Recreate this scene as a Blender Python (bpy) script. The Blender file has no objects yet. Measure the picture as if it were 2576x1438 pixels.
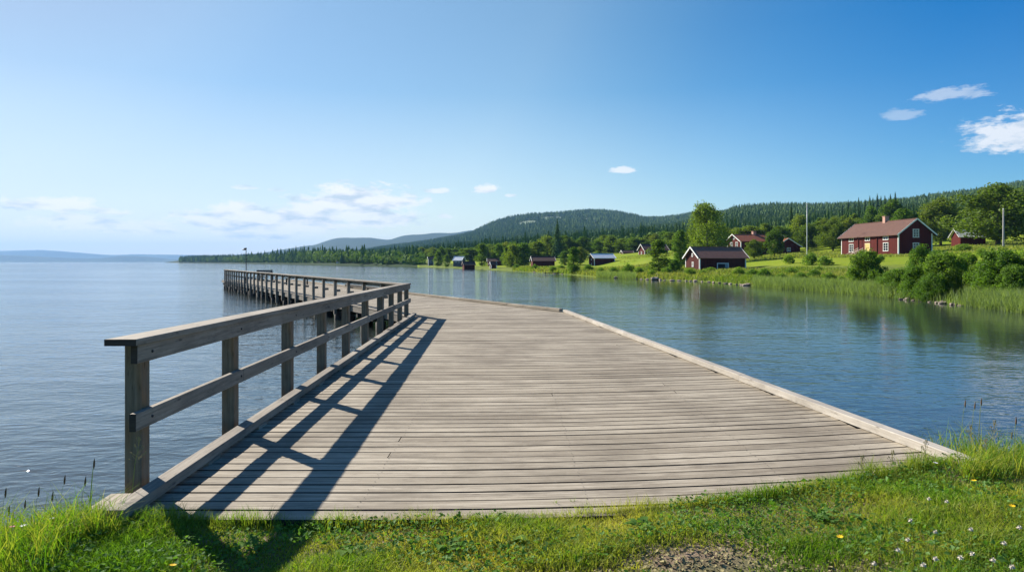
import bpy, math, random
import numpy as np
from mathutils import Vector
random.seed(7); RNG = np.random.default_rng(11)
SC = bpy.context.scene
COL = SC.collection
PI = math.pi
F0, CX, HY, EYE = 1717.3, 1288.0, 658.5, 2.3      # focal length in photo px, centre column, horizon row, eye above water
DECK = 0.70
def tag(o, label=None, cat=None, group=None, kind=None):
    if label: o['label'] = label
    if cat: o['category'] = cat
    if group: o['group'] = group
    if kind: o['kind'] = kind
    return o
def empty(name, loc, rz=0.0):
    o = bpy.data.objects.new(name, None); COL.objects.link(o)
    o.location = loc; o.rotation_euler = (0, 0, rz); o.empty_display_size = .2
    return o
def link(name, me, parent=None):
    o = bpy.data.objects.new(name, me); COL.objects.link(o)
    if parent is not None: o.parent = parent
    return o
# ------------------------------------------------------------------ node helpers
class NT:
    def __init__(s, name=None, tree=None):
        if tree is None:
            s.mat = bpy.data.materials.new(name); s.mat.use_nodes = True; tree = s.mat.node_tree
        s.t = tree; s.t.nodes.clear()
    def _set(s, sock, v):
        if hasattr(v, 'is_output') or isinstance(v, bpy.types.NodeSocket): s.t.links.new(v, sock)
        else: sock.default_value = v
    def n(s, typ, ins=None, out=0, **props):
        nd = s.t.nodes.new(typ)
        for k, v in props.items(): setattr(nd, k, v)
        for k, v in (ins or {}).items(): s._set(nd.inputs[k], v)
        return nd.outputs[out] if out is not None else nd
    def m(s, op, a, b=0.0, c=0.0, clamp=False):
        nd = s.t.nodes.new('ShaderNodeMath'); nd.operation = op; nd.use_clamp = clamp
        s._set(nd.inputs[0], a); s._set(nd.inputs[1], b); s._set(nd.inputs[2], c)
        return nd.outputs[0]
    def vm(s, op, a, b=(0, 0, 0)):
        nd = s.t.nodes.new('ShaderNodeVectorMath'); nd.operation = op
        s._set(nd.inputs[0], a); s._set(nd.inputs[1], b); return nd.outputs[0]
    def mix(s, f, a, b, blend='MIX'):
        nd = s.t.nodes.new('ShaderNodeMix'); nd.data_type = 'RGBA'; nd.blend_type = blend
        s._set(nd.inputs[0], f); s._set(nd.inputs[6], a if not isinstance(a, tuple) else (*a[:3], 1)); s._set(nd.inputs[7], b if not isinstance(b, tuple) else (*b[:3], 1))
        return nd.outputs[2]
    def ramp(s, f, stops):
        nd = s.t.nodes.new('ShaderNodeValToRGB'); e = nd.color_ramp.elements
        while len(e) < len(stops): e.new(.5)
        for i, (p, c) in enumerate(stops):
            e[i].position = p; e[i].color = (*c, 1) if isinstance(c, tuple) else (c, c, c, 1)
        s._set(nd.inputs[0], f); return nd.outputs[0]
    def noise(s, vec, scale, detail=3, rough=.5, out=0, dist=0.0):
        return s.n('ShaderNodeTexNoise', {'Vector': vec, 'Scale': scale, 'Detail': detail, 'Roughness': rough, 'Distortion': dist}, out=out)
    def mapr(s, v, a, b, c=0., d=1.):
        return s.n('ShaderNodeMapRange', {'Value': v, 'From Min': a, 'From Max': b, 'To Min': c, 'To Max': d})
    def bump(s, h, strength, dist):
        return s.n('ShaderNodeBump', {'Height': h, 'Strength': strength, 'Distance': dist})
    def bsdf(s, col, rough=.8, normal=None, spec=.3, **kw):
        ins = {'Base Color': col if not isinstance(col, tuple) else (*col[:3], 1), 'Roughness': rough, 'Specular IOR Level': spec}
        if normal is not None: ins['Normal'] = normal
        ins.update(kw)
        return s.n('ShaderNodeBsdfPrincipled', ins)
    def out(s, surf=None, vol=None):
        nd = s.t.nodes.new('ShaderNodeOutputMaterial')
        if surf is not None: s.t.links.new(surf, nd.inputs[0])
        if vol is not None: s.t.links.new(vol, nd.inputs[1])
        return s.mat
    def obj(s): return s.n('ShaderNodeTexCoord', out='Object') if False else s.t_out('ShaderNodeTexCoord', 'Object')
    def t_out(s, typ, name, **props):
        nd = s.t.nodes.new(typ)
        for k, v in props.items(): setattr(nd, k, v)
        return nd.outputs[name]
    def geo(s, name): return s.t_out('ShaderNodeNewGeometry', name)
    def orand(s): return s.t_out('ShaderNodeObjectInfo', 'Random')
    def attr(s, name, out='Fac'): return s.t_out('ShaderNodeAttribute', out, attribute_name=name)
# ------------------------------------------------------------------ materials
M = {}
def wood(name, dark, light, stain=(.10, .085, .065), stain_amt=.35, warm=None):
    t = NT(name)
    uv = t.t_out('ShaderNodeUVMap', 'UV', uv_map='UV')
    r = t.geo('Random Per Island')
    off = t.n('ShaderNodeCombineXYZ', {0: t.m('MULTIPLY', r, 71.), 1: t.m('MULTIPLY', r, 33.), 2: t.m('MULTIPLY', r, 13.)})
    p = t.vm('ADD', uv, off)
    g1 = t.noise(t.vm('MULTIPLY', p, (1.6, 55, 1)), 1, 4, .6)
    g2 = t.noise(t.vm('MULTIPLY', p, (6, 190, 1)), 1, 2, .5)
    pat = t.noise(t.vm('MULTIPLY', p, (1.3, 6, 1)), 1, 6, .7)
    pat2 = t.noise(t.vm('MULTIPLY', t.obj(), (1, 1, 1)), .9, 5, .65)
    spl = t.noise(t.vm('MULTIPLY', p, (9, 45, 1)), 1, 3, .6)
    kn = t.n('ShaderNodeTexVoronoi', {'Vector': t.vm('MULTIPLY', p, (2.2, 9, 1)), 'Scale': 1.0})
    base = t.mix(t.mapr(g1, .3, .7), dark, light)
    base = t.mix(t.m('MULTIPLY', t.m('POWER', r, 1.6), .95), base, t.mix(.7, base, dark))
    if warm: base = t.mix(t.mapr(t.noise(t.vm('MULTIPLY', p, (1.3, 4, 1)), 1.7, 3), .5, .72, 0, .8), base, warm)
    base = t.mix(t.mapr(pat, .5, .74, 0, stain_amt), base, stain)
    base = t.mix(t.mapr(pat2, .45, .66, 0, .6), base, t.mix(.5, dark, stain))
    base = t.mix(t.mapr(spl, .60, .72, 0, .5), base, stain)
    base = t.mix(t.mapr(spl, .34, .26, 0, .35), base, tuple(min(1, v * 1.25) for v in light))
    base = t.mix(t.mapr(kn, .03, .10, .8, 0), base, stain)
    base = t.mix(t.mapr(g2, .62, .75, 0, .45), base, stain)
    h = t.m('ADD', t.m('MULTIPLY', g1, .6), t.m('MULTIPLY', g2, .5))
    s = t.bsdf(base, .82, t.bump(h, .55, .004), .25)
    M[name] = t.out(s)
wood('deck_wood', (.215, .175, .125), (.55, .485, .38), (.10, .08, .06), .85)
wood('end_grain', (.03, .028, .025), (.08, .07, .06), (.01, .01, .01), .3)
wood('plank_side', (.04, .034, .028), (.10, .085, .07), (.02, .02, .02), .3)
wood('kerb_wood', (.34, .30, .25), (.60, .56, .49), (.13, .11, .09), .6)
wood('rail_wood', (.19, .16, .125), (.42, .375, .31), (.06, .05, .045), .6)
wood('post_wood', (.13, .115, .085), (.25, .215, .165), (.05, .045, .03), .5, warm=(.27, .15, .07))
wood('pile_wood', (.035, .03, .027), (.09, .08, .07), (.01, .01, .01), .5)
wood('pale_wood', (.30, .25, .21), (.5, .42, .36), (.15, .12, .1), .3)
def simple(name, col, rough=.6, spec=.3, metal=0., nscale=3., namt=.25):
    t = NT(name); o = t.obj()
    n = t.noise(o, nscale, 4, .6)
    c = t.mix(t.mapr(n, .35, .7, 0, namt), col, tuple(x * .45 for x in col))
    M[name] = t.out(t.bsdf(c, rough, t.bump(n, .2, .02), spec, Metallic=metal)); return M[name]
simple('white_paint', (.78, .78, .76), .5, namt=.15)
simple('cream_paint', (.72, .60, .38), .6)
simple('yellow_paint', (.62, .45, .16), .6)
simple('grey_paint', (.3, .33, .36), .6)
simple('dark_metal', (.03, .03, .035), .5)
simple('pole_white', (.75, .76, .78), .35, .5)
simple('pole_grey', (.27, .27, .26), .7)
simple('brick', (.48, .28, .22), .8)
simple('dark_gap', (.012, .012, .016), .7)
simple('black_roof', (.05, .05, .055), .7)
simple('slate_wall', (.10, .105, .12), .8)
def boards(name, a, b):
    t = NT(name); o = t.obj(); x = t.n('ShaderNodeSeparateXYZ', {0: o}, out=None)
    s = t.m('ADD', x.outputs[0], x.outputs[1])
    fr = t.m('FRACT', t.m('MULTIPLY', s, 4.5))
    gap = t.mapr(t.m('ABSOLUTE', t.m('SUBTRACT', fr, .5)), .40, .5)
    idx = t.m('FLOOR', t.m('MULTIPLY', s, 4.5))
    w = t.n('ShaderNodeTexWhiteNoise', {'W': idx}, noise_dimensions='1D')
    n = t.noise(t.vm('MULTIPLY', o, (2.2, 2.2, .25)), 2.0, 5, .65)
    c = t.mix(t.m('ADD', t.m('MULTIPLY', w, .45), t.mapr(n, .4, .7, 0, .6), clamp=True), a, b)
    c = t.mix(t.m('MULTIPLY', gap, .55), c, tuple(v * .3 for v in b))
    M[name] = t.out(t.bsdf(c, .85, t.bump(gap, -.5, .02), .15))
boards('red_boards', (.105, .014, .010), (.058, .009, .007))
boards('old_red_boards', (.095, .018, .013), (.045, .010, .008))
def rooft(name, a, b, per, spec=.25, rough=.8, metal=0.):
    t = NT(name); uv = t.t_out('ShaderNodeUVMap', 'UV', uv_map='UV')
    x = t.n('ShaderNodeSeparateXYZ', {0: uv}, out=None)
    u = t.m('SINE', t.m('MULTIPLY', x.outputs[0], 2 * PI / per))
    v = t.m('FRACT', t.m('MULTIPLY', x.outputs[1], 1 / .35))
    n = t.noise(t.vm('MULTIPLY', uv, (1, 1, 1)), 1.1, 5, .7)
    n2 = t.noise(uv, 9., 2, .5)
    f = t.m('ADD', t.m('MULTIPLY', n, .8), t.m('MULTIPLY', n2, .5))
    c = t.mix(t.mapr(f, .45, .85), a, b)
    h = t.m('ADD', t.m('MULTIPLY', u, .5), t.m('MULTIPLY', v, .4 if metal == 0 else 0.))
    M[name] = t.out(t.bsdf(c, rough, t.bump(h, .6, .05), spec, Metallic=metal))
rooft('clay_tile_roof', (.145, .070, .050), (.09, .046, .036), .25)
rooft('orange_tile_roof', (.40, .13, .06), (.29, .09, .045), .25)
rooft('brown_tile_roof', (.34, .15, .10), (.21, .10, .07), .25)
rooft('metal_roof', (.78, .80, .82), (.66, .68, .70), .3, .15, .75, 0.)
t = NT('window_glass'); M['glass'] = t.out(t.bsdf((.015, .02, .03), .08, None, .6))
def foliage(name, a, b, c, transl=.38, obj_amt=.8, tint=False):
    """a dark, b mid, c yellow-green; leaves vary one by one and plant by plant"""
    t = NT(name); r = t.geo('Random Per Island'); q = t.attr('tint') if tint else t.orand()
    col = t.mix(r, a, b)
    col = t.mix(t.mapr(q, .2, 1.0, 0, obj_amt), col, c)
    nd = t.noise(t.obj(), .9, 3)
    col = t.mix(t.mapr(nd, .4, .7, 0, .35), col, tuple(v * .6 for v in a))
    d = t.n('ShaderNodeBsdfDiffuse', {'Color': col})
    tc = t.mix(.5, col, (1.0, 1.0, .25), 'MULTIPLY')
    tr = t.n('ShaderNodeBsdfTranslucent', {'Color': t.mix(1.0, tc, (1.25, 1.35, .8), 'MULTIPLY')})
    g = t.n('ShaderNodeBsdfGlossy', {'Roughness': .6, 'Color': (.9, .95, 1, 1)})
    s = t.n('ShaderNodeMixShader', {0: transl, 1: d, 2: tr})
    s = t.n('ShaderNodeMixShader', {0: .012, 1: s, 2: g})
    M[name] = t.out(s)
foliage('leaf_birch', (.075, .145, .02), (.15, .25, .035), (.25, .30, .04), .48)
foliage('leaf_maple', (.06, .12, .014), (.13, .21, .024), (.24, .26, .035), .45)
foliage('leaf_bush', (.07, .15, .02), (.15, .26, .035), (.21, .30, .04), .5)
foliage('needles', (.03, .075, .022), (.065, .13, .034), (.09, .16, .035), .12)
foliage('forest_needles', (.075, .15, .03), (.14, .23, .045), (.18, .265, .05), .18, 1.0, tint=True)
foliage('reed_green', (.15, .22, .07), (.26, .33, .13), (.32, .33, .15), .45)
foliage('meadow_green', (.11, .18, .02), (.21, .28, .04), (.33, .31, .09), .4, .9, tint=True)
foliage('grass_blade', (.075, .18, .012), (.21, .36, .025), (.50, .44, .10), .45, .9, tint=True)
foliage('weed_leaf', (.08, .18, .03), (.15, .27, .05), (.17, .26, .05), .4, .5)
simple('bark', (.09, .07, .05), .9, .1)
simple('birch_bark', (.22, .20, .18), .8, .1, nscale=2., namt=.8)
simple('seed_brown', (.16, .10, .06), .9, .1)
simple('straw', (.30, .26, .13), .9, .1)
simple('clover_white', (.72, .66, .56), .8, .1, nscale=200, namt=.4)
simple('petal_yellow', (.75, .48, .02), .7, .1)
simple('petal_white', (.8, .78, .8), .7, .1)
simple('petal_pink', (.45, .12, .16), .7, .1)
# rocks
t = NT('rock'); o = t.obj(); n = t.noise(o, 1.6, 6, .65)
c = t.mix(t.mapr(n, .35, .7), (.19, .145, .11), (.52, .43, .35))
M['rock'] = t.out(t.bsdf(c, .85, t.bump(n, .7, .15), .2))
# ground of the near bank
t = NT('soil'); o = t.obj(); n = t.noise(o, 7, 6, .7); n2 = t.noise(o, 60, 3, .6)
c = t.mix(t.mapr(n, .35, .7), (.17, .125, .085), (.31, .235, .165)); c = t.mix(t.mapr(n2, .58, .72, 0, .5), c, (.32, .25, .19))
c = t.mix(t.mapr(t.noise(o, 3, 3), .45, .6, 0, .5), c, (.06, .09, .02))
M['soil'] = t.out(t.bsdf(c, .95, t.bump(n2, .6, .02), .1))
# lake bed
t = NT('bed'); o = t.obj(); v = t.n('ShaderNodeTexVoronoi', {'Vector': o, 'Scale': 9.0}, out=1)
n = t.noise(o, .8, 4)
c = t.mix(.35, t.mix(n, (.10, .075, .035), (.22, .17, .10)), v, 'MULTIPLY')
M['bed'] = t.out(t.bsdf(c, .95, None, .1))
# terrain: 'zone' 0 bank, 1 hayfield, 2 forest floor, 3 clearing/rock
t = NT('terrain'); o = t.obj(); z = t.attr('zone')
n = t.noise(o, .25, 6, .7); nf = t.noise(o, 1.7, 5, .7); nb = t.noise(o, .035, 4, .6)
bank = t.mix(t.mapr(nf, .35, .65), (.075, .13, .02), (.20, .22, .045)); bank = t.mix(t.mapr(n, .5, .7, 0, .6), bank, (.05, .09, .016))
fld = t.mix(t.mapr(nb, .35, .65), (.17, .25, .012), (.22, .27, .02)); fld = t.mix(t.mapr(t.noise(t.vm('MULTIPLY', o, (.3, 1.6, 1)), .35, 4), .5, .7, 0, .5), fld, (.24, .25, .05))
wood_ = t.mix(n, (.012, .03, .012), (.035, .065, .018))
rocky = t.mix(t.mapr(n, .45, .6), (.10, .16, .05), (.30, .32, .27))
c = t.mix(t.mapr(t.m('ADD', z, t.m('MULTIPLY', t.m('SUBTRACT', n, .5), .7)), .45, .6), bank, fld)
c = t.mix(t.mapr(z, 1.4, 1.6), c, wood_); c = t.mix(t.mapr(z, 2.4, 2.9), c, rocky)
M['terrain'] = t.out(t.bsdf(c, .95, t.bump(nf, .5, .3), .05))
# far wooded ridges
t = NT('far_wood'); o = t.obj(); n = t.noise(o, .012, 8, .75); n2 = t.noise(o, .002, 3)
c = t.mix(t.mapr(n, .4, .6), (.018, .040, .022), (.05, .085, .035)); c = t.mix(t.mapr(n2, .5, .62, 0, .35), c, (.09, .12, .05))
M['far_wood'] = t.out(t.bsdf(c, .95, t.bump(n, 1., 20.), .05))
# water
t = NT('water'); o = t.geo('Position')
w1 = t.noise(t.vm('MULTIPLY', t.n('ShaderNodeVectorRotate', {'Vector': o, 'Angle': .22}, rotation_type='Z_AXIS'), (.75, 1.25, 1)), 1.15, 3, .55, dist=.4)
w2 = t.noise(t.vm('MULTIPLY', t.n('ShaderNodeVectorRotate', {'Vector': o, 'Angle': -.15}, rotation_type='Z_AXIS'), (.9, 1.7, 1)), 4.2, 3, .5, dist=.5)
w3 = t.noise(t.vm('MULTIPLY', o, (.7, 1.0, 1)), .28, 2, .5)
patch = t.mapr(t.noise(t.vm('MULTIPLY', o, (.012, .05, 1)), 1, 3, .5), .35, .65, .55, 1.1)
shel = t.mapr(t.n('ShaderNodeSeparateXYZ', {0: o}), 0., 12., 1., .11)
big = t.m('MULTIPLY', t.m('ADD', t.m('MULTIPLY', w1, .11), t.m('MULTIPLY', w3, .20)), shel)
h = t.m('ADD', big, t.m('MULTIPLY', t.m('MULTIPLY', w2, .042), t.mapr(shel, .1, 1., .18, 1.)))
bn = t.n('ShaderNodeBump', {'Height': t.m('MULTIPLY', h, patch), 'Strength': 1.0, 'Distance': .55})
fr = t.n('ShaderNodeFresnel', {'IOR': 1.58, 'Normal': bn})
gl = t.n('ShaderNodeBsdfGlossy', {'Roughness': .045, 'Normal': bn, 'Color': (.96, .98, 1, 1)})
tr = t.n('ShaderNodeBsdfTransparent', {'Color': (.42, .46, .38, 1)})
body = t.n('ShaderNodeMixShader', {0: .35, 1: tr, 2: t.n('ShaderNodeBsdfDiffuse', {'Color': (.09, .12, .115, 1)})})
M['water'] = t.out(t.n('ShaderNodeMixShader', {0: fr, 1: body, 2: gl}))
# ------------------------------------------------------------------ mesh helpers
def npmesh(name, V, F, mats, tint=None, smooth=False, uv=None, mi=None):
    """V (n,3), F (m,k) all faces with k corners"""
    me = bpy.data.meshes.new(name); V = np.asarray(V, np.float32); F = np.asarray(F, np.int32)
    m, k = F.shape
    me.vertices.add(len(V)); me.vertices.foreach_set('co', V.ravel())
    me.loops.add(m * k); me.loops.foreach_set('vertex_index', F.ravel())
    me.polygons.add(m); me.polygons.foreach_set('loop_start', np.arange(0, m * k, k, dtype=np.int32))
    me.polygons.foreach_set('loop_total', np.full(m, k, np.int32))
    me.polygons.foreach_set('use_smooth', np.full(m, smooth, bool))
    for x in (mats if isinstance(mats, (list, tuple)) else [mats]): me.materials.append(M[x])
    if mi is not None: me.polygons.foreach_set('material_index', np.asarray(mi, np.int32))
    if tint is not None:
        a = me.attributes.new('tint', 'FLOAT', 'POINT'); a.data.foreach_set('value', np.asarray(tint, np.float32))
    if uv is not None:
        l = me.uv_layers.new(name='UV'); l.data.foreach_set('uv', np.asarray(uv, np.float32)[F.ravel()].ravel())
    me.update(calc_edges=True); me.validate(); return me
class MB:
    def __init__(s, em=0): s.v, s.f, s.uv, s.mi = [], [], [], []; s.em = em
    def face(s, pts, uvs=None, mi=0):
        i = len(s.v); s.v += [tuple(p) for p in pts]; s.f.append(tuple(range(i, i + len(pts))))
        s.uv += uvs or [(p[0], p[1]) for p in pts]; s.mi.append(mi)
    def shared(s, verts, faces, uvf=None, mi=0):
        i = len(s.v); s.v += [tuple(p) for p in verts]
        for k, f in enumerate(faces):
            s.f.append(tuple(i + j for j in f)); s.mi.append(mi[k] if isinstance(mi, list) else mi)
            s.uv += uvf[k] if uvf else [(verts[j][0], verts[j][1]) for j in f]
    def beam(s, p0, p1, w, h, up=(0, 0, 1), mi=0, jit=0.0):
        """timber from p0 to p1; w across, h along up; uv u runs along it"""
        p0, p1 = Vector(p0), Vector(p1); d = (p1 - p0); L = d.length; d.normalize()
        r = d.cross(Vector(up)); r.normalize(); u = r.cross(d); a, b = r * w / 2, u * h / 2
        c = min(w, h) * .06
        ring = [(-1, -1), (1, -1), (1, 1), (-1, 1)]
        prof = []
        for (x, y), (dx, dy) in zip(ring, [((1, 0), (0, 1)), ((-1, 0), (0, 1)), ((-1, 0), (0, -1)), ((1, 0), (0, -1))]):
            q = [(x * w / 2 + dx[0] * c, y * h / 2), (x * w / 2, y * h / 2 + dy[1] * c)]
            if (x, y) in ((1, -1), (-1, 1)): prof += q
            else: prof += q[::-1]
        n = len(prof)
        vs = [p0 + r * x + u * y for x, y in prof] + [p1 + r * x + u * y for x, y in prof]
        per = [0]
        for k in range(n):
            x0, y0 = prof[k]; x1, y1 = prof[(k + 1) % n]; per.append(per[-1] + math.hypot(x1 - x0, y1 - y0))
        fs, uf = [], []
        for k in range(n):
            j = (k + 1) % n
            fs.append((k, j, n + j, n + k)); uf.append([(0, per[k]), (0, per[k + 1]), (L, per[k + 1]), (L, per[k])])
        fs.append(tuple(range(n))[::-1]); uf.append([(.02 * x, y) for x, y in prof[::-1]])
        fs.append(tuple(range(n, 2 * n))); uf.append([(.02 * x, y) for x, y in prof])
        s.shared(vs, fs, uf, [mi] * n + [s.em, s.em])
    def box(s, x0, x1, y0, y1, z0, z1, mi=0):
        v = [(x, y, z) for z in (z0, z1) for y in (y0, y1) for x in (x0, x1)]
        s.shared(v, [(0, 2, 3, 1), (4, 5, 7, 6), (0, 1, 5, 4), (2, 6, 7, 3), (0, 4, 6, 2), (1, 3, 7, 5)], mi=mi)
    def tube(s, pts, rads, n=8, mi=0, cap=True):
        rings = []
        for k, p in enumerate(pts):
            p = Vector(p); a = Vector(pts[max(0, k - 1)]); b = Vector(pts[min(len(pts) - 1, k + 1)])
            d = (b - a).normalized(); q = d.cross(Vector((1, 0, 0)) if abs(d.x) < .8 else Vector((0, 1, 0))).normalized(); w = d.cross(q)
            rings.append([p + (q * math.cos(2 * PI * i / n) + w * math.sin(2 * PI * i / n)) * rads[k] for i in range(n)])
        vs = [v for r in rings for v in r]; fs, uf = [], []; z = 0
        for k in range(len(pts) - 1):
            L = (Vector(pts[k + 1]) - Vector(pts[k])).length
            for i in range(n):
                j = (i + 1) % n
                fs.append((k * n + i, k * n + j, (k + 1) * n + j, (k + 1) * n + i))
                uf.append([(z, i / n * .6), (z, (i + 1) / n * .6), (z + L, (i + 1) / n * .6), (z + L, i / n * .6)])
            z += L
        if cap:
            fs.append(tuple(range((len(pts) - 1) * n, len(pts) * n))); uf.append([(0, .1)] * n)
        s.shared(vs, fs, uf, mi)
    def mesh(s, name, mats, smooth=False):
        me = bpy.data.meshes.new(name); me.from_pydata(s.v, [], s.f)
        l = me.uv_layers.new(name='UV')
        l.data.foreach_set('uv', np.array(s.uv, np.float32).ravel())
        for x in (mats if isinstance(mats, (list, tuple)) else [mats]): me.materials.append(M[x])
        me.polygons.foreach_set('material_index', s.mi)
        me.polygons.foreach_set('use_smooth', [smooth] * len(s.f)); me.update(); return me
    def build(s, name, mats, parent=None, smooth=False): return link(name, s.mesh(name, mats, smooth), parent)
# fix for face(): uv list length equals corners there, and shared() gives them per face as well
# ------------------------------------------------------------------ terrain tables (photo column -> distance / height)
def tb(*p): a = np.array(p, float); return a[:, 0], a[:, 1:]
def hz(y, Z): return EYE + (HY - y) * Z / F0
shore = tb((400, 1750), (455, 1580), (600, 990), (700, 740), (840, 465), (1050, 316), (1180, 222), (1240, 190), (1290, 168), (1340, 152), (1440, 122), (1500, 103), (1630, 88), (1760, 80), (1885, 66), (1960, 60), (2100, 51.6), (2250, 43.5), (2400, 37.5), (2576, 31.7), (2900, 26), (3400, 19), (4000, 15))
N2 = tb((400, 1800, -3), (455, 1640, 2), (840, 500, 2), (1050, 350, 1.5), (1180, 240, .7), (1240, 205, .55), (1340, 178, .5), (1440, 145, .5), (1500, 130, .5), (1630, 105, .7), (1760, 113, .62), (1885, 113, .93), (2000, 90, .9), (2180, 75, .92), (2400, 60, .85), (2576, 58, 1.1), (3000, 50, 1.1), (4000, 40, 1.1))
N3 = tb((400, 1850, -3), (455, 1700, 3), (840, 560, 3), (1050, 380, 2), (1180, 262, 1.2), (1240, 225, 1.0), (1340, 205, .8), (1440, 195, .95), (1500, 200, 1.15), (1630, 160, 2.4), (1760, 150, 2.0), (1885, 135, 2.1), (2000, 125, 2.8), (2117, 118, 2.9), (2300, 110, 3.0), (2400, 105, 3.1), (2576, 100, 3.6), (3000, 90, 4), (4000, 80, 4))
N4 = tb((400, 1900, -3), (455, 1800, 4), (840, 650, 4), (1050, 420, 3), (1180, 290, 2.5), (1240, 250, 2), (1300, 245, 1.8), (1400, 250, 3.1), (1500, 265, 4.9), (1600, 250, 5.3), (1700, 215, 5.0), (1800, 195, 4.4), (1900, 190, 4.0), (2000, 186, 4.7), (2117, 165, 4.2), (2300, 150, 4.3), (2341, 145, 4.4), (2430, 150, 6.1), (2470, 150, 6.2), (2576, 150, 6.6), (3000, 140, 8), (4000, 120, 9))
N4b = tb((400, 2000, -3), (455, 1850, 5), (840, 700, 5), (1050, 450, 4), (1180, 320, 3.5), (1300, 275, 3), (1400, 275, 4.5), (1500, 290, 6), (1600, 280, 6.5), (1700, 250, 6.5), (1800, 230, 6), (1900, 230, 6.2), (2000, 230, 7.2), (2110, 215, 8), (2300, 200, 8), (2450, 200, 9), (2576, 200, 10), (4000, 180, 15))
def ytab(*p):
    xs = np.array([q[0] for q in p], float); Z = np.array([q[1] for q in p], float)
    return xs, np.stack([Z, [q[2] if q[2] < 100 else hz(q[2], q[1]) for q in p]], 1)
N5 = ytab((400, 2100, -3), (455, 1900, 6), (840, 900, 652), (1050, 560, 652), (1180, 470, 649), (1300, 450, 640), (1400, 450, 632), (1600, 450, 615), (1700, 450, 610), (1800, 450, 604), (1900, 450, 598), (2000, 450, 590), (2110, 450, 575), (2200, 450, 566), (2300, 450, 560), (2450, 450, 550), (2576, 450, 540), (4000, 450, 470))
N6 = ytab((400, 2200, -3), (455, 2000, 7), (840, 1300, 650), (1050, 1100, 640), (1200, 1100, 625), (1400, 1100, 600), (1600, 1100, 590), (1700, 1100, 578), (1750, 1100, 566), (1800, 1100, 552), (1830, 1100, 541), (1840, 1100, 533), (1880, 1100, 529), (1950, 1100, 525), (2050, 1100, 527), (2150, 1100, 524), (2200, 1100, 520), (2280, 1100, 513), (2350, 1100, 502), (2450, 1100, 490), (2576, 1100, 469), (2900, 1100, 430), (4000, 1100, 380))
N6b = ytab((400, 2300, -3), (455, 2200, 8), (840, 1600, 649), (1050, 1500, 630), (1200, 1500, 606), (1400, 1500, 575), (1600, 1500, 574), (1700, 1500, 567), (1750, 1500, 560), (1800, 1500, 552), (1840, 1500, 545), (1880, 1500, 545), (2200, 1500, 540), (2576, 1500, 500), (4000, 1500, 420))
N7 = ytab((400, 2500, -3), (455, 2400, 8), (700, 2300, 8), (850, 2200, 650), (900, 2200, 639), (960, 2200, 626), (1050, 2200, 615), (1100, 2200, 607), (1150, 2200, 598), (1190, 2200, 588), (1230, 2200, 567), (1255, 2200, 558), (1280, 2200, 551), (1305, 2200, 546), (1330, 2200, 543), (1400, 2200, 540), (1440, 2200, 536), (1470, 2200, 533), (1520, 2200, 533), (1560, 2200, 538), (1600, 2200, 547), (1620, 2200, 552), (1660, 2200, 552), (1700, 2200, 548), (1740, 2200, 541), (1800, 2200, 538), (1900, 2200, 535), (2576, 2200, 520), (4000, 2200, 480))
N8 = ytab((400, 3400, -3), (455, 3300, 8), (700, 3300, 10), (850, 3300, 654), (1190, 3300, 615), (1470, 3300, 580), (1800, 3300, 580), (4000, 3300, 570))
N9 = ytab((400, 5000, -3), (480, 5000, 3), (520, 5000, 650), (550, 5000, 642), (620, 5000, 638), (660, 5000, 636), (700, 5000, 631), (730, 5000, 625), (760, 5000, 620), (790, 5000, 616), (810, 5000, 607), (830, 5000, 601), (850, 5000, 599), (900, 5000, 598), (950, 5000, 601), (980, 5000, 601), (1010, 5000, 593), (1040, 5000, 589), (1100, 5000, 588), (1150, 5000, 585), (1190, 5000, 578), (1300, 5000, 590), (4000, 5000, 590))
def look(T, x): return np.stack([np.interp(x, T[0], T[1][:, k]) for k in range(T[1].shape[1])], -1)
def profile(x):
    """nodes (Z, z) along one column"""
    x = np.asarray(x, float); s = look(shore, x)[..., 0]; n = [np.stack([s * .6 - 4, s * 0 - 2.5], -1), np.stack([s - np.minimum(4, s * .05), s * 0 - .7], -1), np.stack([s, s * 0], -1)]
    n2 = look(N2, x); z1 = np.where(x < 440, -3, .38 + np.clip((1180 - x) / 400, 0, 1) * .8)
    n.append(np.stack([s + np.minimum((n2[..., 0] - s) * .35, 5), z1], -1))
    n += [n2, look(N3, x), look(N4, x), look(N4b, x), look(N5, x), look(N6, x), look(N6b, x), look(N7, x), look(N8, x), look(N9, x)]
    n.append(np.stack([s * 0 + 6600, s * 0 - 3], -1))
    return np.stack(n, -2)
def wob(X, Y):
    return (np.sin(X * .113 + 1.3) * np.cos(Y * .071 + .4) + .5 * np.sin(X * .31 + Y * .17))
def terr_z(x, Z):
    P = profile(float(x)); z = float(np.interp(Z, P[:, 0], P[:, 1]))
    X = (x - CX) * Z / F0
    if z > .3: z += .10 * float(wob(X, Z)) * min(1, Z / 100)
    return z
def at(x, Z): return (x - CX) * Z / F0
def zone_of(i, x):
    return (0, 0, 0, 0, .15, 1.0, 1.0, 1.2, 2, 2, 2, 2, 2, 2, 2)[i]
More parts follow.
